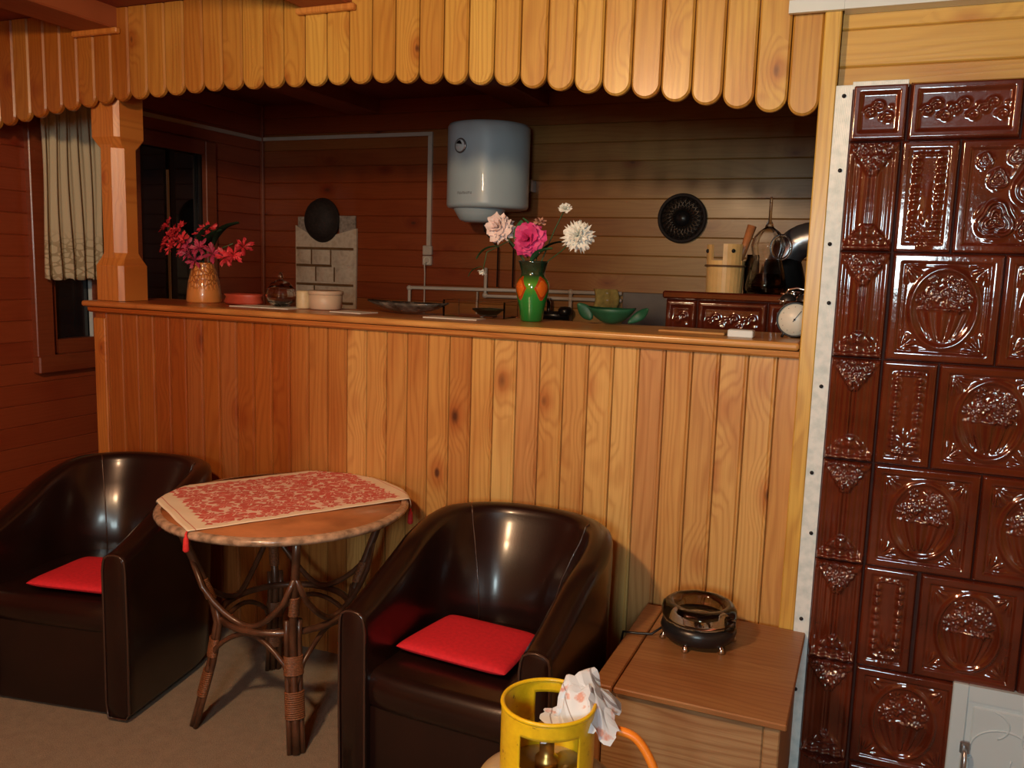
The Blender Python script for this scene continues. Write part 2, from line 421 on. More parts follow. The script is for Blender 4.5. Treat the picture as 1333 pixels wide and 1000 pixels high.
def single(name, loc, mb, mat, label, cat, group=None, **kw):
    """a thing that is one mesh, its origin at its base"""
    me_o = obj(name, mb, mat, None, **kw)
    for v in me_o.data.vertices: v.co -= Vector(loc)
    me_o.location = loc
    return tag(me_o, label, cat, group)
def struct(name, mb, mat, parent=None):
    o = obj(name, mb, mat, parent)
    if parent is None: o['kind'] = 'structure'
    return o
def dup(root, loc, rz, label):
    r = root.copy(); C.objects.link(r); r.location = loc; r.rotation_euler = (0, 0, rz); r['label'] = label
    def rec(src, dst):
        for ch in src.children:
            c = ch.copy(); C.objects.link(c); c.parent = dst; rec(ch, c)
    rec(root, r); return r

# ------------------------------------------------------------------ room shell
XL, YB, XR, YR, ZC = -3.461, 4.30, 1.75, -1.55, 2.31
def boards_h(mb, axis, plane, a0, a1, z0, z1, w, off, sgn, d=.0035):
    """horizontal tongue-and-groove boards with real V grooves; axis 'x': runs along x at y=plane"""
    zs = []
    k = math.floor(z0/w+off)-1
    while True:
        zz = (k-off)*w; k += 1
        if zz > z1+w: break
        zs.append(zz)
    prof = []
    for zz in zs:
        for dz, dd in ((-.004, 0), (0, d), (.004, 0)):
            z = zz+dz
            if z0 < z < z1: prof.append((z, dd))
    prof = [(z0, 0)]+prof+[(z1, 0)]
    vs = []
    for z, dd in prof:
        for a in (a0, a1):
            vs.append((a, plane+sgn*dd, z) if axis == 'x' else (plane+sgn*dd, a, z))
    fs = [(2*i, 2*i+1, 2*i+3, 2*i+2) for i in range(len(prof)-1)]
    mb.add(vs, fs)
    return mb
mb = MB().box((XL-.1, YR-.1, -.05), (XR+.1, YB+.1, 0)); struct('floor', mb, M['carpet'])
mb = MB().box((XL-.1, YR-.1, ZC), (XR+.1, YB+.1, ZC+.08)); struct('ceiling', mb, M['ceil'])
# left wall around the window and the dark door
W1 = (2.80, 3.30, .95, 1.98)     # window opening on the left wall (y0,y1,z0,z1)
D1 = (3.34, 3.80, 0., 1.97)
mb = MB()
for y0, y1, z0, z1 in ((YR, W1[0], 0, ZC), (W1[0], W1[1], 0, W1[2]), (W1[0], W1[1], W1[3], ZC), (W1[1], D1[0], 0, ZC), (D1[0], D1[1], D1[3], ZC), (D1[1], YB, 0, ZC)):
    boards_h(mb, 'y', XL, y0, y1, z0, z1, HW, .2, -1)
mb.box((XL-.12, YR-.1, 0), (XL-.10, YB+.1, ZC))
struct('wall_left', mb, M['wleft'])
mb = boards_h(MB(), 'x', YB, XL, XR, 0, ZC, HW, .2, 1); mb.box((XL, YB+.03, 0), (XR, YB+.06, ZC)); struct('wall_back', mb, M['wback'])
mb = boards_h(MB(), 'x', 2.50, -.135, XR, 0, ZC, HW, .15, 1); mb.box((-.135, 2.52, 0), (XR, 2.60, ZC)); struct('wall_stove_side', mb, M['wright'])
mb = boards_h(MB(), 'y', XR, YR, YB, 0, ZC, HW, .15, 1); mb.box((XR+.03, YR, 0), (XR+.06, YB, ZC)); struct('wall_right', mb, M['wrear'])
# rear wall with a daylight window
RW = (-.26, .38, 1.30, 1.90)
mb = MB()
for x0, x1, z0, z1 in ((XL, RW[0], 0, ZC), (RW[1], XR, 0, ZC), (RW[0], RW[1], 0, RW[2]), (RW[0], RW[1], RW[3], ZC)):
    boards_h(mb, 'x', YR, x0, x1, z0, z1, HW, .15, -1)
    mb.box((x0, YR-.1, z0), (x1, YR-.03, z1))
struct('wall_rear', mb, M['wrear'])
wr = MB()
for x in (RW[0], (RW[0]+RW[1])/2-.025, RW[1]-.05): wr.box((x, YR-.06, RW[2]), (x+.05, YR+.01, RW[3]), .004)
for z in (RW[2], RW[3]-.05): wr.box((RW[0], YR-.06, z), (RW[1], YR+.01, z+.05), .004)
struct('window_3', wr, M['white'])
# ceiling beams (run from the room into the kitchen)
for i, x in enumerate((-3.95+.05, -2.83, -1.815, -.70, .42)):
    if x < XL: continue
    b = MB().box((x, YR, 2.235), (x+.185, YB, ZC+.01), .006)
    o = struct('trim_%d' % (i+1), b, M['beam'])
# thin board where each beam meets the valance
for i, x in enumerate((-2.85, -1.835)):
    b = MB().box((x, 2.452, 2.215), (x+.225, 2.474, 2.236), .004)
    struct('trim_%d' % (i+11), b, M['post'])
# corner trim in the kitchen
b = MB().box((XL, YB-.022, 0), (XL+.022, YB, ZC), .004); struct('trim_8', b, M['red_trim'])

# window_1 on the left wall
w = MB(); y0, y1, z0, z1 = W1; X = XL
w.box((X-.005, y0-.085, z0-.075), (X+.03, y0+.005, z1+.08), .004)
w.box((X-.005, y1-.005, z0-.075), (X+.03, y1+.035, z1+.08), .004)
w.box((X-.005, y0+.006, z1-.005), (X+.028, y1-.006, z1+.08), .004)
w.box((X-.005, y0-.090, z0-.080), (X+.045, y1+.040, z0-.0), .006)
win1 = struct('window_1', w, M['red_trim'])
w = MB()
w.box((X-.10, y0, z0), (X-.005, y0+.05, z1), .004); w.box((X-.10, y1-.05, z0), (X-.005, y1, z1), .004)
w.box((X-.10, y0+.05, z0), (X-.006, y1-.05, z0+.065), .0); w.box((X-.10, y0+.05, z1-.05), (X-.006, y1-.05, z1), .0)
w.box((X-.07, 3.07, z0+.066), (X-.01, 3.12, z1-.051), .0)
struct('window_frame', w, M['red_trim'], win1)
struct('window_pane', MB().box((X-.06, y0+.04, z0+.05), (X-.055, y1-.04, z1-.04)), M['pane'], win1)
struct('window_light_strip', MB().box((X-.05, 3.064, z0+.06), (X-.030, 3.069, z1-.04)), M['trunk'], win1)  # pale strip put in for the bright line of light on the frame
# door_1: dark glazed kitchen door
d = MB(); y0, y1, z0, z1 = D1
d.box((X-.005, y1-.005, 0), (X+.03, y1+.075, z1+.07), .004)
d.box((X-.005, y0, z1-.005), (X+.028, y1-.006, z1+.07), .004)
d1 = struct('door_1', d, M['red_trim'])
e = MB(); e.box((X-.05, y0, 0), (X-.02, y1, z1)); struct('door_pane', e, M['pane'], d1)
e = MB()
for a in (y0, y1-.03): e.box((X-.02, a, 0), (X-.005, a+.03, z1))
e.box((X-.02, 3.565, 0), (X-.005, 3.60, z1)); struct('door_frame', e, M['black'], d1)
struct('door_light_strip', MB().box((X-.019, 3.550, 1.0), (X-.004, 3.556, 1.86)), M['trunk'], d1)  # white strip standing in for outside light through the door gap

# curtain
def cur(a, b):
    y = 2.735+.42*a
    z = 2.09-(2.09-1.30)*b
    zb = 0
    if b > .97: zb = -.010*abs(sin(a*34))
    x = X+.075+.012*sin(a*46+.8*sin(b*3))*(.5+.6*b)+.006*sin(a*90)
    return (x, y+.006*sin(b*5+a*9), z+zb)
c = MB().grid(cur, 120, 40)
cu = single('curtain', (X+.075, 2.97, 1.30), c, M['curtain'], 'short ivory curtain with a scalloped lace hem at the left window', 'curtain', fixn=False)
sm = cu.modifiers.new('thick', 'SOLIDIFY'); sm.thickness = .0015
r = MB().tube([(X+.075, 2.70, 2.10), (X+.075, 3.30, 2.10)], .008)
single('curtain_rod', (X+.075, 3.0, 2.09), r, M['hoop'], 'thin rod holding the ivory curtain at the left window', 'curtain rod')

# ------------------------------------------------------------------ valance
def vz(x):
    pts = [(-3.46, 1.880), (-3.0, 1.945), (-2.67, 1.978), (-2.2, 1.995), (-1.52, 1.988), (-1.1, 1.960), (-.6, 1.895), (-.2, 1.835), (0, 1.80)]
    for (a, p), (b, q) in zip(pts, pts[1:]):
        if x <= b: return p+(q-p)*(x-a)/(b-a)
    return pts[-1][1]
v = MB(); k0 = math.floor(XL/VW)
for k in range(k0, 1):
    x0, x1 = max(k*VW, XL+.001), (k+1)*VW
    if x0 > -.18: break
    x1 = min(x1, -.178)
    if x1-x0 < .02: continue
    zb = vz((x0+x1)/2); g = .0016; hw = (x1-x0)/2-g; cx = (x0+x1)/2
    top = ZC-.002
    def outline(ins, dz=0):
        h = hw-ins
        return [(cx-h, top)]+[(cx-h*cos(PI*t/14), zb+.040-(.040-ins)*sin(PI*t/14)) for t in range(15)]+[(cx+h, top)]
    P0, P1, P2 = outline(0), outline(0), outline(.0055)
    n = len(P0)
    vs = [(x, 2.496, z) for x, z in P0]+[(x, 2.483, z) for x, z in P1]+[(x, 2.4765, z) for x, z in P2]
    fs = [tuple(range(n)), tuple(range(3*n-1, 2*n-1, -1))]
    for a in (0, n):
        fs += [(a+i, a+n+i, a+n+(i+1) % n, a+(i+1) % n) for i in range(n)]
    v.add(vs, fs)
val = thing('valance', (-1.8, 2.49, 2.3), 'knotty pine board valance with a scalloped lower edge above the bar', 'valance')
obj('scalloped_boards', v, M['val'], val)
b = MB().box((XL+.001, 2.4965, 2.10), (-.18, 2.515, 2.305)); obj('backing_rail', b, M['beam'], val)

# ------------------------------------------------------------------ posts
def post_mb(x0, x1, y0, y1, z0, z1, zb0, zb1, ch):
    m = MB(); cx, cy = (x0+x1)/2, (y0+y1)/2; hx, hy = (x1-x0)/2, (y1-y0)/2
    def ring(z, c, ins):
        a, b = hx-ins, hy-ins; c = max(c, .004)
        return [(cx-a+c, cy-b, z), (cx+a-c, cy-b, z), (cx+a, cy-b+c, z), (cx+a, cy+b-c, z), (cx+a-c, cy+b, z), (cx-a+c, cy+b, z), (cx-a, cy+b-c, z), (cx-a, cy-b+c, z)]
    rs = [ring(z0, .016, 0), ring(zb0-.03, .016, 0), ring(zb0, .022, .011), ring(zb0+.02, ch, .012), ring(zb1, ch, .012), ring(zb1+.012, .022, .011), ring(zb1+.04, .016, 0), ring(z1, .016, 0)]
    vs = [p for r_ in rs for p in r_]; fs = [tuple(range(8)), tuple(range(len(vs)-1, len(vs)-9, -1))]
    for i in range(len(rs)-1): fs += [(i*8+k, i*8+(k+1) % 8, i*8+8+(k+1) % 8, i*8+8+k) for k in range(8)]
    m.add(vs, fs); return m
pm = post_mb(-2.852, -2.708, 2.518, 2.665, 1.2335, ZC-.002, 1.40, 1.82, .034)
single('wooden_post', (-2.78, 2.59, 1.2335), pm, M['post'], 'pine post with chamfered corners standing on the left end of the bar', 'post')
p2 = MB().box((-.178, 2.462, 0), (-.137, 2.56, ZC-.002), .003)
single('wooden_post', (-.16, 2.51, 0), p2, M['post2'], 'slim golden pine post between the bar and the tiled stove', 'post')

# ------------------------------------------------------------------ bar counter
BX0, BX1 = -2.83, -.180
bar = thing('bar_counter', (-1.5, 2.6, 0), 'long pine bar clad in vertical knotty boards with a flat wooden top', 'bar')
prof = []   # (x, depth) seen from above
k = math.floor(BX0/BW)
x = BX0
while (k+1)*BW < BX1:
    e = (k+1)*BW; k += 1
    prof += [(e-.0115, 0), (e-.0085, .0035), (e-.0055, .0005), (e-.003, .0005), (e, .0065), (e+.003, 0)]
prof = [(BX0, 0)]+prof+[(BX1, 0)]
f = MB(); vs = []
for xx, dd in prof:
    vs += [(xx, 2.50+dd, 0.), (xx, 2.50+dd, 1.185)]
f.add(vs, [(2*i, 2*i+2, 2*i+3, 2*i+1) for i in range(len(prof)-1)])
f.box((BX0, 2.508, 0), (BX1, 2.54, 1.185))
obj('front_boards', f, M['bar'], bar, fixn=False)
f = MB().box((BX0, 2.52, 0), (BX0+.02, 2.86, 1.185)); f.box((BX0-.004, 2.492, 0), (BX0+.055, 2.515, 1.165), .003)
obj('end_panel', f, M['post'], bar)
f = MB().box((BX0+.02, 2.85, 0), (BX1, 2.87, 1.185)); obj('back_panel', f, M['wback'], bar)
f = MB()
f.add([(xx, y, z) for xx in (BX0-.015, BX1) for y, z in ((2.50, 1.186), (2.487, 1.187), (2.478, 1.193), (2.476, 1.207), (2.50, 1.210))],
      [(0, 1, 2, 3, 4), (9, 8, 7, 6, 5)]+[(i, i+5, (i+1) % 5+5, (i+1) % 5) for i in range(5)])
obj('edge_moulding', f, M['mold'], bar)
f = MB().box((BX0-.035, 2.462, 1.210), (BX1, 2.86, 1.232), .006)
bevel(obj('counter_top', f, M['deck'], bar), .004)
ZT = 1.2325

# ------------------------------------------------------------------ relief tiles
def gs(d, w): return math.exp(-(d/w)**2)
def sstep(a, b, x):
    t = min(1, max(0, (x-a)/(b-a))); return t*t*(3-2*t)
def frame(u, v, fu, fv, bw_u, bw_v):
    # raised frame, slope down into the field
    du, dv = fu-abs(u), fv-abs(v)
    d = min(du, dv)
    return d
def rosette(u, v, cx, cy, r, n=6, ph=0.):
    dx, dy = u-cx, v-cy; d = math.hypot(dx, dy)/r
    if d > 1.25: return 0
    a = math.atan2(dy, dx)
    return (.55+.45*cos(n*a+ph))*gs(d-.62, .30)+.9*gs(d, .22)
rr = random.Random(3)
ROS = [(rr.uniform(-.40, .40), rr.uniform(.02, .52), rr.uniform(.08, .13), rr.choice((5, 6, 7)), rr.uniform(0, 6)) for _ in range(26)]
ROS = [q for q in ROS if (q[0]/.46)**2+((q[1]-.02)/.60)**2 < 1]
def shell(u, v, cx, cy, sx, sy):
    dx, dy = (u-cx)*sx, (v-cy)*sy
    d = math.hypot(dx, dy); a = math.atan2(dy, dx)
    if d > .34 or dx < -.03 or dy < -.03: return 0
    return gs(d-.18, .12)*(.45+.55*cos(a*12))*(1 if 0 < a < PI/2 else .3)
def h_square(u, v, W, H):
    # u,v in metres from the tile centre
    a, b = u/(W/2), v/(H/2)
    d = min(W/2-abs(u), H/2-abs(v))
    h = .010*sstep(.0005, .004, d)-.006*sstep(.0215, .027, d)+.0016*gs(d-.032, .003)
    e = math.hypot(a/.60, b/.72)
    h += .0062*gs(e-1., .075)+.0026*gs(e-.86, .05)
    if e < 1: h -= .004*sstep(1, .8, e)
    if e < .9:
        # fluted bowl of the urn
        if -.62 < b < .0:
            t = (b+.62)/.62; w = .10+.40*math.sqrt(max(0, t))
            if t < .12: w = .20
            q = a/max(w, .01)
            if abs(q) < 1:
                h += .009*math.sqrt(1-q*q)*(.62+.38*cos(math.asin(q)*11))*sstep(0, .12, t)
        h += .003*gs(b-.0, .035)*sstep(.48, .40, abs(a))
        s = 0
        for cx, cy, r, n, ph in ROS: s = max(s, rosette(a, b, cx, cy, r*1.15, n, ph))
        h += .0085*s
    for sx, sy in ((1, 1), (-1, 1), (1, -1), (-1, -1)):
        h += .006*shell(a, b, -.74*sx, -.78*sy, sx, sy)
    return h
def h_narrow(u, v, W, H):
    a, b = u/(W/2), v/(H/2); d = min(W/2-abs(u), H/2-abs(v))
    h = .010*sstep(.0005, .004, d)-.004*sstep(.0190, .024, d)
    x, y = abs(u), abs(v)
    fx, fy = W/2-.038, H/2-.038
    dd = max(abs(x-fx) if y < fy else math.hypot(x-fx, y-fy), 0) if y < fy else (abs(y-fy) if x < fx else math.hypot(x-fx, y-fy))
    bead = .5+.5*cos(v*2*PI/.022+sin(v*90)) if y < fy else .5+.5*cos(u*2*PI/.02)
    h += gs(dd, .0075)*(.0030+.0065*bead)
    h += .004*gs(a, .25)*gs(b+.25, .5)
    h += .005*rosette(a, b, 0, -.62, .35, 7)
    return h
def h_col(u, v, W, H):
    a, b = u/(W/2), v/(H/2); d = min(W/2-abs(u), H/2-abs(v))
    h = .010*sstep(.0005, .004, d)-.005*sstep(.012, .017, d)
    if abs(b) < .80:
        q = min(1, abs(a)/.68)
        h += .007*math.sqrt(1-q*q)*sstep(.80, .70, abs(b))
        h -= .003*gs(abs(a)-.50, .06)
        if abs(b) < .52:
            h += .0055*gs(abs(a)-.15, .055)-.004*gs(a, .08)
        else: h += .0055*gs(math.hypot(a, (abs(b)-.52)*2.6)-.15, .055)
    if b > .38 and d > .006:
        wd_ = .16+(b-.38)*1.45; inn = sstep(wd_+.06, wd_-.06, abs(a))
        s = max(rosette(a, b, cx, cy, r, 5) for cx, cy, r in ((-.60, .86, .20), (-.22, .88, .20), (.20, .88, .20), (.58, .86, .20), (-.40, .72, .18), (0, .74, .20), (.40, .72, .18), (-.16, .58, .15), (.16, .58, .15), (0, .45, .12)))
        h += inn*(.004+.010*s)
    if b < -.50 and d > .004:
        wd_ = .2+(-.50-b)*1.9; inn = sstep(wd_+.08, wd_-.08, abs(a))
        h += inn*(.004+.008*(.5+.5*cos(a*13))*(.4+.6*(.5+.5*cos(b*38))))+.005*gs(b+.92, .035)
    return h
def h_cornice(u, v, W, H):
    d = min(W/2-abs(u), H/2-abs(v))
    h = .014*sstep(.0005, .006, d)-.007*sstep(.018, .028, d)
    if d > .022:
        s = 0
        n = max(1, int((W-.055)/.021))
        for i in range(n):
            cx = -(n-1)*.0105+i*.021
            y = .016*sin(i*2.1)
            dd = math.hypot(u-cx, v-y); an = math.atan2(v-y, u-cx)
            s += gs(dd-.009-.0016*an, .0035)*.9+gs(dd, .003)+.6*gs(math.hypot(u-cx-.008, v+y), .004)
        h += .0075*min(1, s)
    return h
def h_rose(u, v, W, H):
    a, b = u/(W/2), v/(H/2); d = min(W/2-abs(u), H/2-abs(v))
    h = .010*sstep(.0005, .004, d)-.006*sstep(.020, .026, d)
    for cx, cy, r in ((-.28, -.42, .34), (.42, .22, .46), (-.30, .30, .18), (.30, -.55, .2), (-.55, .62, .14), (0, .70, .16)):
        dx, dy = a-cx, b-cy; q = math.hypot(dx, dy)/r; an = math.atan2(dy, dx)
        if q < 1.3:
            h += .009*(.5+.5*cos(q*15+2.2*sin(an*3)))*sstep(1.2, .9, q)
    return h
HF = dict(sq=h_square, nar=h_narrow, col=h_col, cor=h_cornice, rose=h_rose)
def tile(mb, kind, x0, x1, z0, z1, y, res=.0030):
    W, H = x1-x0-.0016, z1-z0-.0016; cx, cz = (x0+x1)/2, (z0+z1)/2
    f_ = HF[kind]
    nu, nv = max(4, int(W/res)), max(4, int(H/res))
    mb.grid(lambda s, t: (cx+(s-.5)*W, y-f_((s-.5)*W, (t-.5)*H, W, H), cz+(t-.5)*H), nu, nv)

# ------------------------------------------------------------------ big tiled stove
SY = 2.455
SX0, SX1 = -.096, .80
stove = thing('tiled_stove', (.35, 2.47, 0), 'tall brown glazed tile stove covered in relief tiles with urns and flowers', 'stove')
f = MB().box((SX0+.003, SY+.009, 0), (SX1, 2.499, 1.903)); obj('stove_core', f, M['grout'], stove)
zr = [1.905, 1.762, 1.482, 1.203, .925, .643, .358, .075, -.0]
PN = dict(sq='urn_tile', rose='rose_tile', nar='garland_tile', col='pilaster_tile', cor='cornice_tile')
def stile(kind, *a):
    m_ = MB(); tile(m_, kind, *a); return obj(PN[kind], m_, M['glaze'], stove, fixn=False)
stile('cor', SX0, .038, zr[1], zr[0], SY); stile('cor', .040, .292, zr[1], zr[0], SY)
for i in range(2): stile('cor', .294+i*.253, .546+i*.253, zr[1], zr[0], SY, .006)
for r_ in range(1, 7):
    z1, z0 = zr[r_], zr[r_+1]
    stile('col', SX0, .030, z0, z1, SY)
    if r_ % 2 == 1:
        stile('nar', .032, .165, z0, z1, SY)
        xs = [.167, .418, .669, .80] if r_ != 5 else [.172, .418, .669, .80]
    else:
        xs = [.034, .290, .545, .80]
    for a, b in zip(xs, xs[1:]):
        if r_ == 6 and a > .2: continue
        kind = 'rose' if r_ == 1 else 'sq'
        if b-a < .2: kind = 'nar'
        stile(kind, a, b, z0, z1, SY, .0028 if a < .42 else .006)
# bottom course
stile('col', SX0, .030, -.0, .074, SY)
stile('cor', .034, .27, 0, .074, SY)
# oven door
f = MB()
dx0, dx1, dz0, dz1 = .273, .80, .02, .366
f.box((dx0, 2.432, dz0), (dx0+.038, 2.456, dz1), .003); f.box((dx1-.04, 2.432, dz0), (dx1, 2.456, dz1), .003)
f.box((dx0+.0375, 2.432, dz1-.042), (dx1-.0395, 2.456, dz1), .0); f.box((dx0+.0375, 2.432, dz0), (dx1-.0395, 2.456, dz0+.04), .0)
df = obj('fire_door_frame', f, M['white'], stove, label='white enamelled frame of the fire door')
f = MB().box((dx0+.036, 2.436, dz0+.038), (dx1-.042, 2.452, dz1-.040), .003)
f.box((dx0+.05, 2.431, dz0+.052), (dx1-.056, 2.440, dz1-.054), .004)
dd = obj('fire_door', f, M['white'], stove, label='white enamelled fire door with embossed curls')
f = MB()
for cx, cz, r0, a0, a1 in ((.40, .20, .075, 20, 200), (.47, .17, .05, 160, 360), (.36, .27, .05, -60, 80), (.50, .25, .06, 60, 220), (.42, .11, .05, 0, 140), (.35, .15, .035, 120, 300)):
    f.tube([(cx+r0*cos(math.radians(t)), 2.431, cz+r0*.8*sin(math.radians(t))) for t in range(a0, a1, 12)], .0028, 6)
obj('embossed_curl', f, M['white'], dd)
f = MB().box((.302, 2.424, .178), (.326, 2.436, .212), .003); f.tube([(.312, 2.425, .198), (.312, 2.405, .192), (.312, 2.400, .150), (.313, 2.402, .10)], [.006, .006, .007, .006], 8)
obj('latch', f, M['steel'], dd)
# metal strip
f = MB().box((-.137, 2.452, 0), (-.0955, 2.462, 1.905), .001); f.box((-.0965, 2.448, 1.893), (.035, 2.458, 1.912), .001)
stp = obj('edge_strip', f, M['strip'], stove, label='bright galvanised strip screwed along the stove edge')
for i, z in enumerate((1.878, 1.69, 1.50, 1.345, 1.12, .88, .71, .46, .25)):
    sc = MB().sphere((-.116+.006*sin(i*2.3), 2.4505, z), .0055, 10, 6); obj('screw', sc, M['screw'], stp)

# white cable trunking
f = MB().box((-.268, 2.444, 2.092), (-.132, 2.4605, 2.124)).box((-.1315, 2.444, 2.092), (XR-.01, 2.498, 2.124))
single('cable_trunking', (.4, 2.455, 2.092), f, M['trunk'], 'straight white cable trunking above the tall tiled stove', 'cable cover')

# ------------------------------------------------------------------ kitchen
# water heater
hx, hz0, hz1, hr = -1.848, 1.688, 2.108, .207
hy = YB-.255
heat = thing('water_heater', (hx, hy, hz0), 'round white electric water heater hanging on the kitchen back wall', 'water heater')
pr = [(.0001, hz0+.004), (hr*.86, hz0+.004), (hr*.97, hz0+.010), (hr, hz0+.022), (hr, hz0+.03), (hr, hz1-.03), (hr, hz1-.018), (hr*.965, hz1-.004), (hr*.88, hz1), (.0001, hz1)]
obj('tank', MB().lathe(pr, (hx, hy, 0), 64), M['white'], heat)
pr = [(.0001, hz0-.062), (.07, hz0-.062), (.10, hz0-.050), (.118, hz0-.02), (.135, hz0+.008)]
obj('bottom_cover', MB().lathe(pr, (hx-.03, hy-.03, 0), 48), M['white'], heat)
an = math.radians(-90-17)
dc = Vector((hx+hr*cos(an), hy+hr*sin(an), 1.985))
nrm = Vector((cos(an), sin(an), 0)); tg = Vector((-sin(an), cos(an), 0))
def disc(mb, c, nrm, tg, r, h, n=28):
    up = Vector((0, 0, 1)); vs = []
    for d_, rr_ in ((-.02, r), (h*.6, r), (h, r*.9), (h, .0001)):
        for k in range(n):
            t = 2*PI*k/n; vs.append(c+nrm*d_+tg*rr_*cos(t)+up*rr_*sin(t))
    mb.add(vs, [(i*n+k, i*n+(k+1) % n, (i+1)*n+(k+1) % n, (i+1)*n+k) for i in range(3) for k in range(n)], True); return mb
obj('dial_ring', disc(MB(), dc, nrm, tg, .036, .006), M['steel'], heat)
obj('temperature_dial', disc(MB(), dc+nrm*.003, nrm, tg, .029, .006), M['trunk'], heat)
nd = MB(); c0 = dc+nrm*.0105
nd.add([c0+tg*-.022+Vector((0, 0, .010)), c0+tg*.018+Vector((0, 0, .005)), c0+tg*.006+Vector((0, 0, .024)), c0+tg*-.010+Vector((0, 0, .022))], [(0, 1, 2, 3)])
obj('dial_needle', nd, M['screw'], heat, fixn=False)
lg = MB()
for i in range(8):
    a2 = math.radians(-90-20)+i*.052; c1 = Vector((hx+(hr+.001)*cos(a2), hy+(hr+.001)*sin(a2), 1.762)); t2 = Vector((-sin(a2), cos(a2), 0))
    for off, h_ in ((-.0035, .0075), (.0018, .0075 if i % 2 else .004)):
        q = c1+t2*off; lg.add([q+Vector((0, 0, -h_)), q+t2*.0022+Vector((0, 0, -h_)), q+t2*.0022+Vector((0, 0, h_*.6)), q+Vector((0, 0, h_*.6))], [(0, 1, 2, 3)])
    q = c1+Vector((0, 0, -.006 if i % 3 else .003)); lg.add([q-t2*.003, q+t2*.004, q+t2*.004+Vector((0, 0, .002)), q-t2*.003+Vector((0, 0, .002))], [(0, 1, 2, 3)])
obj('maker_lettering', lg, plain('grey_print', (.20, .20, .22), .5), heat, fixn=False)
f = MB().box((hx-.16, hy+hr-.02, 1.80), (hx+.16, YB+.002, 1.86)); obj('wall_bracket', f, M['steel'], heat)
for s_ in (-.03, .06):
    f = MB().tube([(hx+s_, hy+.02, hz0-.05), (hx+s_, hy+.04, hz0-.10), (hx+s_, YB-.04, hz0-.18), (hx+s_, YB-.04, 1.30)], .0045, 8)
    obj('hose', f, M['darksteel'], heat)

# conduit on walls and double socket
f = MB(); f.box((XL+.002, 3.0, 2.105), (XL+.016, YB-.001, 2.125)); f.box((XL+.017, YB-.016, 2.107), (-2.300, YB-.002, 2.127)); f.box((-2.325, YB-.016, 1.513), (-2.300, YB-.002, 2.1065))
con = single('cable_conduit', (-2.9, YB-.01, 1.50), f, M['pvc'], 'thin white cable conduit running along the kitchen wall to the socket', 'conduit')
so = thing('power_socket', (-2.318, YB, 1.40), 'white double power socket under the conduit on kitchen wall', 'socket')
for z in (1.460, 1.404):
    p_ = obj('socket_plate', MB().box((-2.347, YB-.022, z), (-2.291, YB, z+.052), .004), M['pvc'], so)
    obj('socket_face', MB().lathe([(.0001, -.012), (.012, -.012), (.018, -.025), (.020, -.0255), (.022, -.02)], (-2.318, YB, z+.026), 24, axis='y'), M['pvc'] if z > 1.43 else M['cream'], p_)
obj('plug_cord', MB().tube([(-2.318, YB-.026, 1.42), (-2.322, YB-.04, 1.405), (-2.33, YB-.02, 1.36), (-2.335, YB-.012, 1.20), (-2.335, YB-.012, 1.0)], .004, 7), M['pvc'], so)
# white water pipes
wp = thing('water_pipes', (-1.8, YB, 0), 'thin white water pipes running low along the kitchen back wall', 'pipe')
def pipe(name, pts, par, r=.0095): return obj(name, MB().tube(pts, r, 10), M['pvc'], par)
yP = YB-.021
pipe('upper_pipe', [(-2.426, yP, 0.002), (-2.426, yP, 1.270), (-2.420, yP, 1.278), (-1.19, yP, 1.292)], wp)
pipe('lower_pipe', [(-1.955, yP, 1.40), (-1.955, yP, 1.255), (-1.948, yP, 1.248), (-1.19, yP, 1.256)], wp)
pipe('riser_pipe', [(-1.465, yP, 1.285), (-1.465, yP, 1.08)], wp)
pipe('riser_pipe', [(-2.0, yP-.006, 1.27), (-2.0, yP-.006, .9)], wp, .005)
for x_, z_ in ((-1.465, 1.288), (-1.465, 1.253), (-1.955, 1.252), (-2.426, 1.274)): obj('pipe_elbow', MB().sphere((x_, yP, z_), .016, 12, 8), M['pvc'], wp)
# mixer tap on the wall
tp = thing('kitchen_tap', (-1.56, YB-.07, 1.12), 'black wall mixer tap with chrome spout below the white pipes', 'tap')
obj('tap_body', MB().tube([(-1.67, YB-.07, 1.165), (-1.45, YB-.07, 1.165)], .024, 14), M['black'], tp)
for x_ in (-1.665, -1.475):
    obj('tap_handle', MB().lathe([(.0001, 0), (.030, 0), (.038, .012), (.038, .035), (.026, .048), (.0001, .05)], (x_, YB-.07, 1.165), 10), M['black'], tp)
    obj('tap_mount', MB().tube([(x_, YB-.06, 1.165), (x_, YB, 1.165)], .014, 10), M['chrome'], tp)
obj('tap_spout', MB().tube([(-1.565, YB-.07, 1.17), (-1.565, YB-.075, 1.235), (-1.565, YB-.11, 1.262), (-1.565, YB-.17, 1.25), (-1.565, YB-.20, 1.20)], .011, 10), M['chrome'], tp)
# rag and grey board
rg = MB().grid(lambda a, b: (-1.335+.125*a+.012*sin(b*4), YB-.036-.010*sin(a*9+b), 1.312-(.125+.035*sin(a*3.1))*b), 16, 12)
o = single('rag', (-1.27, YB-.04, 1.17), rg, M['rag'], 'mustard rag hanging over the white pipes beside a grey board', 'rag', fixn=False); o.modifiers.new('s', 'SOLIDIFY').thickness = .003
f = MB().box((-1.185, YB-.022, 0), (-.86, YB-.001, 1.300), .003)
single('grey_board', (-1.02, YB-.01, 0), f, M['greybrd'], 'flat grey backsplash board on the kitchen wall left of the tiled cooker', 'board')

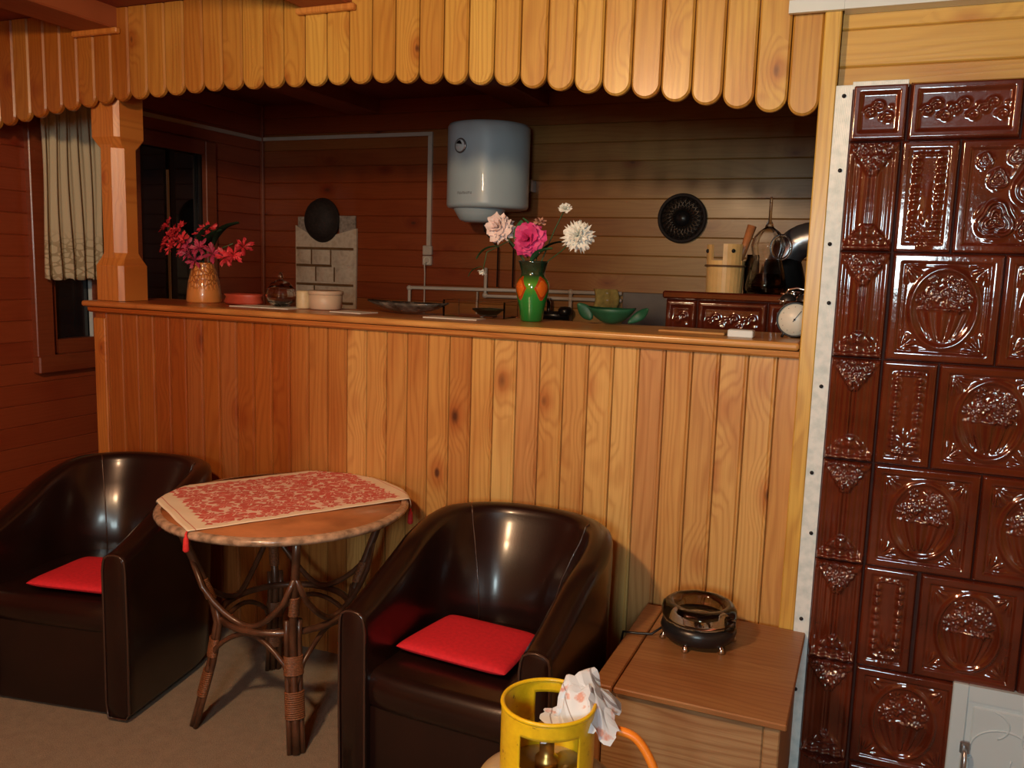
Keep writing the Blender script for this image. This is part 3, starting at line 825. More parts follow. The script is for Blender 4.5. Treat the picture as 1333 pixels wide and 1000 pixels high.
# wall organizer
og = thing('wall_organizer', (-2.99, YB, 1.1), 'printed cloth pocket organizer hanging on the kitchen back wall', 'organizer')
y_ = YB-.012
pts = [(-3.205, 1.10), (-2.785, 1.10), (-2.780, 1.60), (-2.92, 1.565), (-3.0, 1.545), (-3.10, 1.560), (-3.205, 1.615)]
obj('backing_cloth', MB().prism(pts, y_-.006, y_+.008), M['pocket'], og)
k = 0
for rz_, xs in ((1.475, (-3.195, -3.09, -2.955, -2.795)), (1.375, (-3.195, -3.06, -2.93, -2.795)), (1.265, (-3.195, -3.07, -2.795)), (1.16, (-3.195, -3.10, -2.90, -2.795))):
    for a, b in zip(xs, xs[1:]):
        h_ = .085
        def pk(s_, t_, a=a, b=b, z=rz_): return (a+.004+(b-a-.008)*s_, y_-.008-.016*sin(PI*s_)*(.3+.7*t_), z-h_+h_*t_-.004*sin(PI*s_)*t_)
        obj('pocket', MB().grid(pk, 8, 4), M['pocket'], og, fixn=False)
    for x_ in xs[1:-1]: obj('pocket_seam', MB().box((x_-.003, y_-.012, rz_-.085), (x_+.003, y_-.006, rz_-.001)), M['hoop'], og)
    obj('pocket_binding', MB().box((-3.195, y_-.014, rz_+.000), (-2.80 if rz_ != 1.375 else -2.95, y_-.006, rz_+.014)), M['hoop'], og)
nw = MB().box((-3.19, y_-.004, 1.53), (-3.09, y_+.006, 1.665), .001); 
np_ = M_np = plain('grey_newsprint', (.30, .24, .20), .8, .4, 60)
single('newspaper', (-3.14, y_, 1.53), nw, np_, 'folded newspaper at the left behind the round basket', 'newspaper')
nw = MB().box((-2.90, y_-.004, 1.55), (-2.79, y_+.006, 1.672), .001)
for i, z_ in enumerate((1.645, 1.62, 1.605)): nw.box((-2.885, y_-.006, z_), (-2.80, y_-.003, z_+.006))
single('newspaper', (-2.85, y_, 1.55), nw, np_, 'folded newspaper with printed lines right of the round basket', 'newspaper')
# dark round basket over the organizer
bk = MB().lathe([(.0001, -.075), (.04, -.078), (.09, -.062), (.115, -.030), (.122, -.004), (.126, 0), (.12, .002), (.10, -.02), (.05, -.05), (.0001, -.055)], (-3.01, YB-.024, 1.645), 40, sx=.93, sy=1.02, axis='y')
bk2 = bk
single('round_basket', (-3.01, YB-.02, 1.52), bk2, M['iron'], 'dark shallow round basket hanging above the cloth organizer', 'basket')
# wall plate (black openwork)
wx, wz, wr_ = -.905, 1.672, .112
pl = thing('wall_plate', (wx, YB, wz-wr_), 'black openwork metal plate hung on the wall above the cooker', 'wall plate')
obj('plate_rim', MB().tube([(wx+wr_*cos(2*PI*i/40), YB-.022, wz+wr_*sin(2*PI*i/40)) for i in range(40)], .009, 8, closed=True), M['iron'], pl)
obj('plate_back', MB().lathe([(.0001, -.004), (wr_, -.010), (wr_, -.006), (.0001, 0)], (wx, YB, wz), 40, axis='y'), M['iron'], pl)
f = MB()
for i in range(24):
    t = 2*PI*i/24
    f.tube([(wx+(.038+.066*q)*cos(t+.55*q), YB-.016-.004*sin(PI*q), wz+(.038+.066*q)*sin(t+.55*q)) for q in (0, .25, .5, .75, 1)], .0035, 5)
    f.tube([(wx+(.038+.066*q)*cos(t-.55*q), YB-.018-.004*sin(PI*q), wz+(.038+.066*q)*sin(t-.55*q)) for q in (0, .25, .5, .75, 1)], .003, 5)
obj('openwork', f, plain('oiled_iron', (.05, .035, .025), .25, .3, 60, metal=.6), pl)
obj('plate_boss', MB().lathe([(.0001, -.030), (.018, -.028), (.034, -.018), (.040, -.004)], (wx, YB, wz), 24, axis='y'), M['black'], pl)

# tiled cooker behind the bar
CX0, CX1, CY, CZ = -.700, .30, 3.12, 1.345
ck = thing('tiled_cooker', (-.3, 3.4, 0), 'low brown glazed tile cooker in the kitchen behind the bar', 'cooker')
obj('cooker_core', MB().box((CX0+.003, CY+.001, 0), (CX1, 3.72, CZ-.025)), M['grout'], ck)
tm = MB()
for z0, z1 in ((1.165, 1.315), (.885, 1.163), (.605, .883), (.325, .603)):
    xs = (CX0, -.585, -.34, -.095, .15, CX1) if z0 > 1 else (CX0, -.45, -.20, .05, CX1)
    for a, b in zip(xs, xs[1:]):
        tile(tm, 'cor' if z0 > 1 else 'sq', a, b, z0, z1, CY, .004 if z0 > 1 else .008)
obj('cooker_tiles', tm, M['glaze'], ck, fixn=False)
obj('cooker_plinth', MB().box((CX0+.02, CY+.02, 0), (CX1, CY+.03, .33)), M['grout'], ck)
obj('cooker_top', MB().box((CX0-.012, CY-.016, CZ-.028), (CX1, 3.73, CZ), .006), M['glaze'], ck)
# wooden bucket
bx, by = -.525, 3.30
bu = thing('wooden_bucket', (bx, by, CZ), 'pale wooden stave bucket with two tall ears on the cooker', 'bucket')
f = MB(); ns = 28
for i in range(ns):
    t0, t1 = 2*PI*i/ns+.001, 2*PI*(i+1)/ns-.001; tm_ = (t0+t1)/2
    hgt = .115
    if abs(((tm_-math.radians(-60)+PI) % (2*PI))-PI) < .50: hgt = .175
    if abs(((tm_-math.radians(-155)+PI) % (2*PI))-PI) < .42: hgt = .172
    if abs(((tm_-math.radians(60)+PI) % (2*PI))-PI) < .42: hgt = .165
    vs = []
    for z, r0 in ((0, .066), (hgt, .071)):
        for r_, t in ((r0, t0), (r0, t1), (r0-.010, t1), (r0-.010, t0)):
            vs.append((bx+r_*cos(t), by+r_*sin(t), CZ+z))
    f.add(vs, [(0, 1, 2, 3), (7, 6, 5, 4), (0, 4, 5, 1), (1, 5, 6, 2), (2, 6, 7, 3), (3, 7, 4, 0)])
f.lathe([(.0001, .01), (.06, .01)], (bx, by, CZ), 20)
obj('staves', f, M['bucket'], bu)
for z in (.095,): obj('hoop', MB().tube([(bx+.0725*cos(2*PI*i/36), by+.0725*sin(2*PI*i/36), CZ+z) for i in range(36)], .0042, 6, closed=True), M['hoop'], bu)
for t, z in ((-60, .15), (-150, .148)):
    a = math.radians(t); obj('ear_hole', MB().sphere((bx+.0705*cos(a), by+.0705*sin(a), CZ+z), .0075, 10, 6), M['screw'], bu)
f = MB().tube([(bx+.02, by+.0, CZ+.02), (bx+.060, by+.012, CZ+.15), (bx+.085, by+.02, CZ+.245)], [.010, .013, .017], 12)
single('wooden_pestle', (bx+.02, by, CZ+.02), f, plain('reddish_turned_wood', (.55, .20, .07), .4, .2, 30), 'reddish round wooden handle leaning out of the stave bucket', 'pestle')
# flue pipe
f = MB()
fx, fy = -.285, 3.50
pts = [(fx-.055, fy, CZ), (fx-.055, fy, CZ+.07)]
for i in range(0, 9):
    a = PI-PI/2*i/8; pts.append((fx+.055+.11*cos(a), fy, CZ+.09+.12*sin(a)))
pts += [(fx+.3, fy, CZ+.21), (.5, fy, CZ+.21)]
f.tube(pts, .062, 24)
fl = thing('flue_pipe', (fx, fy, CZ), 'grey steel flue pipe bending from the cooker toward the right', 'flue pipe')
obj('elbow_pipe', f, M['steel'], fl)
obj('pipe_collar', MB().lathe([(.10, 0), (.095, .02), (.075, .10), (.066, .13), (.062, .13)], (fx-.055, fy, CZ), 28), M['darksteel'], fl)
# decanter in front of the flue
gx, gy = -.372, 3.27
dk = thing('glass_decanter', (gx, gy, CZ), 'clear ribbed glass decanter with a tall thin stopper on the cooker', 'decanter')
pr = [(.0001, .004), (.062, .002), (.068, .010), (.070, .03), (.060, .08), (.052, .11), (.048, .125), (.056, .15), (.059, .175), (.052, .20), (.036, .222), (.018, .235), (.012, .240),
      (.010, .237), (.030, .217), (.046, .198), (.053, .175), (.050, .152), (.043, .127), (.047, .11), (.055, .08), (.064, .03), (.0001, .012)]
obj('decanter_body', MB().lathe(pr, (gx, gy, CZ), 40, wob=lambda t, i: 1+.03*cos(12*t)), M['glass'], dk)
obj('glass_stopper', MB().lathe([(.0001, .236), (.016, .238), (.012, .25), (.006, .262), (.0055, .335), (.004, .345), (.0001, .346)], (gx, gy, CZ), 16), M['glass'], dk)
obj('amber_liquid', MB().lathe([(.0001, .013), (.060, .016), (.062, .03), (.054, .07), (.0001, .07)], (gx, gy, CZ), 32), m_glass('dark_syrup', (.20, .09, .04)), dk)
obj('ring_handle', MB().tube([(gx+.050+.034*cos(2*PI*i/24), gy-.05, CZ+.165+.042*sin(2*PI*i/24)) for i in range(24)], .0055, 8, closed=True), M['glass'], dk)
sp = MB().tube([(gx-.03, gy+.07, CZ), (gx-.055, gy+.07, CZ+.13)], .018, 12)
single('spice_jar', (gx-.03, gy+.07, CZ), MB().lathe([(.0001, 0), (.024, 0), (.026, .01), (.026, .11), (.018, .125), (.018, .14), (.0001, .14)], (gx-.065, gy+.08, CZ), 24), M['smoked'], 'small smoky jar behind the tall-stoppered glass decanter', 'jar')

# ------------------------------------------------------------------ flowers
def bloom(mb, c, R, axis, rings, seed=0, ruffle=.12, w=.5):
    rnd = random.Random(seed); c = Vector(c); ax = Vector(axis).normalized()
    u_ = ax.cross(Vector((0, 0, 1)) if abs(ax.z) < .9 else Vector((1, 0, 0))).normalized(); v_ = ax.cross(u_)
    for phi, np_, rs in rings:
        off = rnd.uniform(0, 6)
        for i in range(np_):
            az = off+2*PI*i/np_+rnd.uniform(-.15, .15); ph = math.radians(phi)*rnd.uniform(.9, 1.1); RR = R*rs*rnd.uniform(.9, 1.08)
            ww = w*PI*2/np_*1.4
            p1, p2 = rnd.uniform(0, 6), rnd.uniform(0, 6)
            def fn(s, t, az=az, ph=ph, RR=RR, ww=ww, p1=p1, p2=p2):
                a = az+(s-.5)*ww*min(1, .35+t*1.6)*(1 if t < .85 else .86)
                th = ph*(.30+.70*t)+.10*sin(p1+s*5)*t
                rho = RR*(.12+.88*t)*(1-.18*abs(2*s-1)**3*(t > .5))*(1+ruffle*t*sin(s*13+p2))
                return c-ax*R*.35+(ax*cos(th)+(u_*cos(a)+v_*sin(a))*sin(th))*rho*1.15
            mb.grid(fn, 5, 4)
    return mb
ROSE = [(14, 3, .95), (30, 4, 1.), (48, 5, 1.0), (66, 6, 1.0), (86, 7, .98), (108, 7, .9)]
CARN = [(12, 5, .9), (30, 8, 1.), (50, 10, 1.), (72, 12, 1.), (95, 12, .98), (118, 10, .92)]
def leaf(mb, a, b, width, up=(0, 0, 1), bend=.15):
    a, b = Vector(a), Vector(b); d = b-a; L = d.length; sd = d.cross(Vector(up)).normalized(); n = sd.cross(d).normalized()
    def fn(s, t):
        w_ = width*(sin(PI*min(1, t*.96+.02))**.75)*(1-.25*t)
        return a+d*t+sd*(s-.5)*w_*1.0+n*(bend*L*sin(PI*t)+.12*width*abs(s-.5)*2)
    mb.grid(fn, 4, 8); return mb
def flower(name, base, pts, r, axis, rings, mat, label, leaves=(), group=None, ruffle=.12, seed=1, w=.95, sr=.0022, cat='flower'):
    t = thing(name, base, label, cat, group)
    c = pts[-1]
    obj('stem', MB().tube([base]+list(pts), sr, 6), M['stem'], t)
    o = obj('bloom', bloom(MB(), c, r, axis, rings, seed, ruffle, w), mat, t, fixn=False)
    for a, b, wd, mt in leaves: obj('leaf', leaf(MB(), a, b, wd), mt, t, fixn=False)
    return t

# green vase
vx, vy = -1.066, 2.715
pr = [(.0001, .0), (.034, 0), (.038, .006), (.042, .04), (.050, .075), (.056, .105), (.057, .125), (.050, .142), (.041, .150), (.040, .165), (.048, .195), (.052, .201), (.049, .203), (.044, .195), (.036, .165), (.036, .15), (.046, .12), (.04, .06), (.03, .01), (.0001, .008)]
o = single('green_vase', (vx, vy, ZT), MB().lathe(pr, (vx, vy, ZT), 48), M['gvase'], 'glossy green vase with orange painted petals and a dark neck', 'vase')
top = ZT+.19
flower('rose', (vx-.01, vy, ZT+.03), [(vx-.02, vy, top), (vx-.07, vy, top+.06), (-1.192, 2.70, 1.545)], .046, (-.15, -1, .25), ROSE, M['pinkw'],
       'pale pink rose at the left of the green vase', [((vx-.05, vy, top+.05), (-1.12, 2.73, 1.57), .05, M['leaf']), ((vx-.02, vy, top+.02), (-1.135, 2.70, 1.47), .03, M['leafd'])], 'flowers in the green vase', seed=4, ruffle=.14)
flower('rose', (vx, vy-.005, ZT+.03), [(vx, vy-.01, top), (-1.07, 2.695, 1.47), (-1.073, 2.68, 1.508)], .052, (.0, -1, .2), ROSE, M['pink'],
       'large magenta pink rose in the middle of the green vase', [((vx, vy-.02, top), (-.985, 2.68, 1.475), .058, M['leaf']), ((vx+.01, vy, top+.02), (-.955, 2.74, 1.50), .05, M['leafd']), ((vx-.02, vy, 1.53), (-1.105, 2.70, 1.575), .035, M['leaf'])], 'flowers in the green vase', seed=9, ruffle=.08)
flower('carnation', (vx+.01, vy, ZT+.03), [(vx+.03, vy+.01, top), (-.97, 2.72, 1.47), (-.908, 2.70, 1.522)], .043, (.1, -1, .3), CARN, M['whitep'],
       'round white carnation leaning right of the green vase', [], 'flowers in the green vase', seed=5, ruffle=.22, w=1.1)
flower('rose', (vx+.005, vy+.01, ZT+.03), [(vx+.02, vy+.01, top), (-1.0, 2.73, 1.54), (-.962, 2.72, 1.608)], .021, (.2, -.7, .7), ROSE[:4], M['whitep'],
       'small white rosebud on the tallest stem above green vase', [], 'flowers in the green vase', seed=6)
flower('rose', (vx-.005, vy+.01, ZT+.03), [(vx-.03, vy+.012, top), (-1.15, 2.70, 1.50), (-1.218, 2.67, 1.46), (-1.226, 2.66, 1.40)], .022, (-.15, -.2, -1), ROSE[:3], M['whitep'],
       'white drooping bud hanging left of the green vase', [((-1.19, 2.69, 1.48), (-1.255, 2.67, 1.435), .04, M['leaf']), ((-1.24, 2.68, 1.41), (-1.285, 2.67, 1.375), .02, M['leaf'])], 'flowers in the green vase', seed=8)
bd = bloom(MB(), (-1.045, 2.71, 1.562), .022, (.3, -.4, .9), ROSE[:4], 3)
t = thing('rose', (vx+.002, vy-.004, ZT+.03), 'small faded peach rosebud behind the magenta rose', 'flower', 'flowers in the green vase')
obj('bloom', bd, plain('peach_petal', (.62, .34, .25), .6), t, fixn=False); obj('stem', MB().tube([(vx+.002, vy-.004, ZT+.03), (vx+.005, vy+.012, top), (-1.05, 2.72, 1.55)], .002, 6), M['stem'], t)

# amber vase with red flowers
ax_, ay_ = -2.500, 2.74
pr = [(.0001, 0), (.066, 0), (.069, .006), (.066, .04), (.060, .085), (.050, .125), (.042, .148), (.045, .158), (.041, .160), (.037, .148), (.045, .12), (.055, .08), (.06, .03), (.0001, .01)]
single('amber_vase', (ax_, ay_, ZT), MB().lathe(pr, (ax_, ay_, ZT), 40), M['yvase'], 'amber carved vase tapering upward near the left end of bar', 'vase')
LILY = [(60, 6, 1.), (38, 5, .8)]
rn = random.Random(11)
def spray(k, c, pts_b, mat, label, leaves=()):
    t = thing('red_flower_spray', (ax_+.01*cos(k*2), ay_+.01*sin(k*2), ZT+.02), label, 'flower', 'red flowers in the amber vase')
    top_ = (ax_+.02*cos(k*2.1), ay_+.012*sin(k*2.1), ZT+.155)
    c = Vector(c); mid = (Vector(top_)+c)/2+Vector((0, 0, .02))
    obj('stem', MB().tube([ORG[t.name], top_, mid, c], .0022, 6), M['stem'], t)
    for j, q in enumerate(pts_b):
        q = Vector(q); out = (q-Vector(top_)).normalized()+Vector((0, -.5, 0))
        obj('bloom', bloom(MB(), q, .040, out, LILY, k*10+j, .1, .42), mat, t, fixn=False)
    for a, b, w_ in leaves: obj('leaf', leaf(MB(), a, b, w_), M['leafd'], t, fixn=False)
spray(1, (-2.58, 2.72, 1.52), [(-2.645, 2.70, 1.535), (-2.61, 2.69, 1.50), (-2.575, 2.69, 1.52), (-2.655, 2.70, 1.465), (-2.55, 2.68, 1.475), (-2.60, 2.67, 1.450), (-2.63, 2.69, 1.49), (-2.56, 2.69, 1.44), (-2.585, 2.68, 1.48)], M['crimson'], 'dense crimson flower spray leaning left from the amber vase')
spray(2, (-2.47, 2.72, 1.48), [(-2.51, 2.67, 1.43), (-2.455, 2.67, 1.45), (-2.41, 2.69, 1.43), (-2.50, 2.69, 1.40), (-2.53, 2.68, 1.45)], M['violet'], 'purple red flower spray low in the middle of amber vase', [((-2.48, 2.73, 1.43), (-2.40, 2.74, 1.52), .08), ((-2.49, 2.73, 1.43), (-2.46, 2.74, 1.54), .09)])
spray(3, (-2.35, 2.74, 1.47), [(-2.33, 2.72, 1.430), (-2.355, 2.70, 1.415), (-2.29, 2.73, 1.46)], M['crimson'], 'crimson flower spray reaching right from the amber vase', [((-2.45, 2.75, 1.46), (-2.35, 2.78, 1.55), .09)])
spray(4, (-2.47, 2.76, 1.53), [(-2.475, 2.74, 1.525), (-2.50, 2.74, 1.50)], M['crimson'], 'short crimson flower spray at the back of amber vase', [((-2.47, 2.77, 1.46), (-2.43, 2.80, 1.54), .045)])

# other things on the bar
f = MB().lathe([(.0001, .004), (.052, .002), (.058, .010), (.052, .030), (.058, .040), (.055, .042), (.048, .030), (.05, .012), (.0001, .01)], (-2.30, 2.74, ZT), 32, sx=1.5)
single('red_dish', (-2.30, 2.74, ZT), f, M['terra'], 'low red earthenware dish right of the amber vase', 'dish')
gx2, gy2 = -2.09, 2.70
gb = thing('glass_sugar_bowl', (gx2, gy2, ZT), 'round clear glass bowl with a pointed lid on the bar', 'glass bowl')
pr = [(.0001, .004), (.020, .002), (.030, .004), (.050, .022), (.058, .046), (.052, .070), (.040, .082), (.037, .080), (.048, .068), (.054, .046), (.046, .024), (.0001, .009)]
obj('bowl', MB().lathe(pr, (gx2, gy2, ZT), 36, wob=lambda t, i: 1+.02*cos(12*t)), M['glass'], gb)
obj('lid', MB().lathe([(.042, .083), (.034, .094), (.014, .103), (.006, .108), (.010, .118), (.006, .130), (.0001, .134), (.0001, .128), (.003, .108), (.030, .090)], (gx2, gy2, ZT), 30), M['glass'], gb)
tb = thing('plastic_tub', (-1.90, 2.72, ZT), 'round beige plastic tub with a lid standing on the bar', 'tub')
obj('tub_body', MB().lathe([(.0001, .001), (.056, .001), (.060, .006), (.063, .060), (.060, .061), (.0001, .061)], (-1.90, 2.72, ZT), 36), M['beige'], tb)
obj('tub_lid', MB().lathe([(.064, .056), (.066, .058), (.066, .068), (.062, .071), (.0001, .069)], (-1.90, 2.72, ZT), 36), M['beige'], tb)
f = MB().lathe([(.0001, .001), (.026, .001), (.028, .006), (.028, .062), (.024, .068), (.0001, .068)], (-1.985, 2.70, ZT), 24)
single('plastic_cup', (-1.985, 2.70, ZT), f, plain('pale_yellow_cup', (.62, .50, .30), .45), 'small pale yellow cup beside the beige plastic tub', 'cup')
def sheet(name, x0, y0, x1, y1, z, label, mat, rot=0.):
    f = MB().box((x0, y0, z), (x1, y1, z+.003), 0, rot=Matrix.Rotation(rot, 3, 'Z'))
    return single(name, ((x0+x1)/2, (y0+y1)/2, z), f, mat, label, 'paper')
sheet('paper_sheet', -2.25, 2.60, -1.99, 2.73, ZT, 'white paper sheet under the glass sugar bowl', M['cream'], .05)
sheet('paper_sheet', -1.80, 2.60, -1.66, 2.70, ZT, 'small cream paper sheet between the tub and dark dish', M['cream'], -.1)
sheet('paper_sheet', -1.42, 2.60, -1.22, 2.68, ZT, 'cream paper sheet on bar left of the green vase', M['cream'], .03)
# dark leaf dish
dm = NT('dark_marbled_glass'); nn = dm.noise(dm.n('ShaderNodeTexCoord').outputs['Object'], 28, 3)
dm.set(color=dm.ramp(nn, [(.35, (.025, .022, .02)), (.55, (.10, .09, .08)), (.75, (.22, .19, .16))]), rough=.2, coat=.5)
def boat(cx, cy, L, Wd, H, tip, n=28, m=8):
    def fn(s, t):
        a = 2*PI*s; rr_ = t
        x = L/2*cos(a)*rr_; y = Wd/2*sin(a)*rr_
        h = H*(rr_**2.2)*(1+tip*abs(cos(a))**6*rr_**3)
        return (cx+x*(1+.12*rr_*abs(cos(a))**8), cy+y, ZT+.003+h)
    return MB().grid(fn, n, m)
o = single('leaf_dish', (-1.555, 2.73, ZT), boat(-1.555, 2.73, .30, .15, .036, .15), dm.m, 'dark marbled glass dish with pointed ends on the bar', 'dish', fixn=False)
o.modifiers.new('s', 'SOLIDIFY').thickness = .004
# clear rectangular holder and small dark dish in it
gh = thing('glass_holder', (-1.30, 2.80, ZT), 'clear rectangular glass holder left of the green vase', 'glass holder')
for a, b in (((-1.42, 2.745, ZT), (-1.18, 2.751, ZT+.058)), ((-1.42, 2.869, ZT), (-1.18, 2.875, ZT+.058)), ((-1.42, 2.751, ZT), (-1.414, 2.869, ZT+.058)), ((-1.186, 2.751, ZT), (-1.18, 2.869, ZT+.058))):
    obj('glass_wall', MB().box(a, b, .001), M['glass'], gh)
obj('glass_base', MB().box((-1.413, 2.752, ZT+.0005), (-1.187, 2.868, ZT+.005)), M['glass'], gh)
f = MB().lathe([(.0001, .007), (.03, .007), (.055, .025), (.058, .030), (.053, .029), (.03, .012), (.0001, .011)], (-1.27, 2.81, ZT), 28)
single('small_dish', (-1.27, 2.81, ZT+.006), f, M['leafd'], 'small dark green dish inside the clear glass holder', 'dish')
# green leaf bowl
gl = thing('leaf_bowl', (-.80, 2.76, ZT), 'green leaf-shaped bowl with curled tips on the bar', 'bowl')
o = obj('bowl', boat(-.80, 2.76, .15, .12, .050, .1), M['greenp'], gl, fixn=False); o.modifiers.new('s', 'SOLIDIFY').thickness = .004
f = MB(); leaf(f, (-.865, 2.75, ZT+.015), (-.912, 2.74, ZT+.066), .05, (0, 1, 0), .1); o = obj('leaf_tip', f, M['greenp'], gl, fixn=False); o.modifiers.new('s', 'SOLIDIFY').thickness = .003
f = leaf(MB(), (-.74, 2.75, ZT+.010), (-.672, 2.74, ZT+.060), .035, (0, 1, 0), .25)
o = obj('leaf_tip', f, M['greenp'], gl, fixn=False); o.modifiers.new('s', 'SOLIDIFY').thickness = .003
# tea towel on tray / flat board, white box
f = MB().box((-.60, 2.58, ZT), (-.40, 2.72, ZT+.007), .003)
single('cutting_board', (-.50, 2.65, ZT), f, M['mold'], 'small flat pine cutting board in front of the tiled cooker', 'cutting board')
f = MB().box((-.385, 2.53, ZT), (-.313, 2.58, ZT+.022), .003)
single('white_box', (-.35, 2.55, ZT), f, M['trunk'], 'small white box on the bar left of the alarm clock', 'box')
# alarm clock
cx_, cy_, cz_, cr = -.212, 2.655, ZT+.054, .050
al = thing('alarm_clock', (cx_, cy_, ZT), 'round black alarm clock with a cream dial and two bells', 'clock')
obj('clock_case', MB().lathe([(.0001, .030), (cr*.9, .030), (cr, .022), (cr*1.04, -.010), (cr*1.02, -.016), (cr*.94, -.016), (cr*.93, -.010)], (cx_, cy_, cz_), 40, axis='y'), M['black'], al)
dl = obj('dial', MB().lathe([(.0001, -.011), (cr*.95, -.011), (cr*.95, .0)], (cx_, cy_, cz_), 40, axis='y'), M['dial'], al)
f = MB()
f.tube([(cx_-.004, cy_-.0135, cz_-.006), (cx_+.018, cy_-.0135, cz_+.026)], [.0012, .0008], 6)
obj('clock_hand', f, M['black'], al); obj('hand_pivot', MB().sphere((cx_, cy_-.013, cz_), .003, 10, 6), M['black'], al)
f = MB()
for i in range(12):
    a = 2*PI*i/12; f.box((cx_+.037*cos(a)-.0009, cy_-.0125, cz_+.037*sin(a)-.0009), (cx_+.037*cos(a)+.0009, cy_-.0112, cz_+.037*sin(a)+.0009))
obj('hour_marks', f, M['hoop'], dl)
for s_ in (-1, 1):
    obj('bell', MB().lathe([(.023, 0), (.022, .008), (.014, .018), (.0001, .021)], (cx_+s_*.024, cy_+.004, cz_+cr+.004), 24), M['darksteel'], al)
    obj('foot', MB().tube([(cx_+s_*.026, cy_, cz_-.036), (cx_+s_*.034, cy_, ZT)], .004, 8), M['black'], al)
obj('bell_handle', MB().tube([(cx_-.03, cy_+.004, cz_+cr+.02), (cx_-.025, cy_+.004, cz_+cr+.036), (cx_, cy_+.004, cz_+cr+.042), (cx_+.025, cy_+.004, cz_+cr+.036), (cx_+.03, cy_+.004, cz_+cr+.02)], .0035, 8), M['chrome'], al)
# crumpled cling film behind clock
f = MB(); rn = random.Random(2)
for i in range(22):
    a = rn.uniform(0, 2*PI); b = rn.uniform(0, PI)
    p_ = [(-.225+rn.uniform(-.045, .045), 2.76+rn.uniform(-.02, .02), ZT+.10+rn.uniform(-.01, .035)) for _ in range(4)]
    f.tube(p_, .0022, 5)
f.lathe([(.0001, 0), (.030, 0), (.033, .01), (.034, .10), (.030, .105)], (-.225, 2.76, ZT), 20)
single('wire_scourer', (-.225, 2.76, ZT), f, M['chrome'], 'shiny tangled steel wool on a tin behind the alarm clock', 'steel wool')

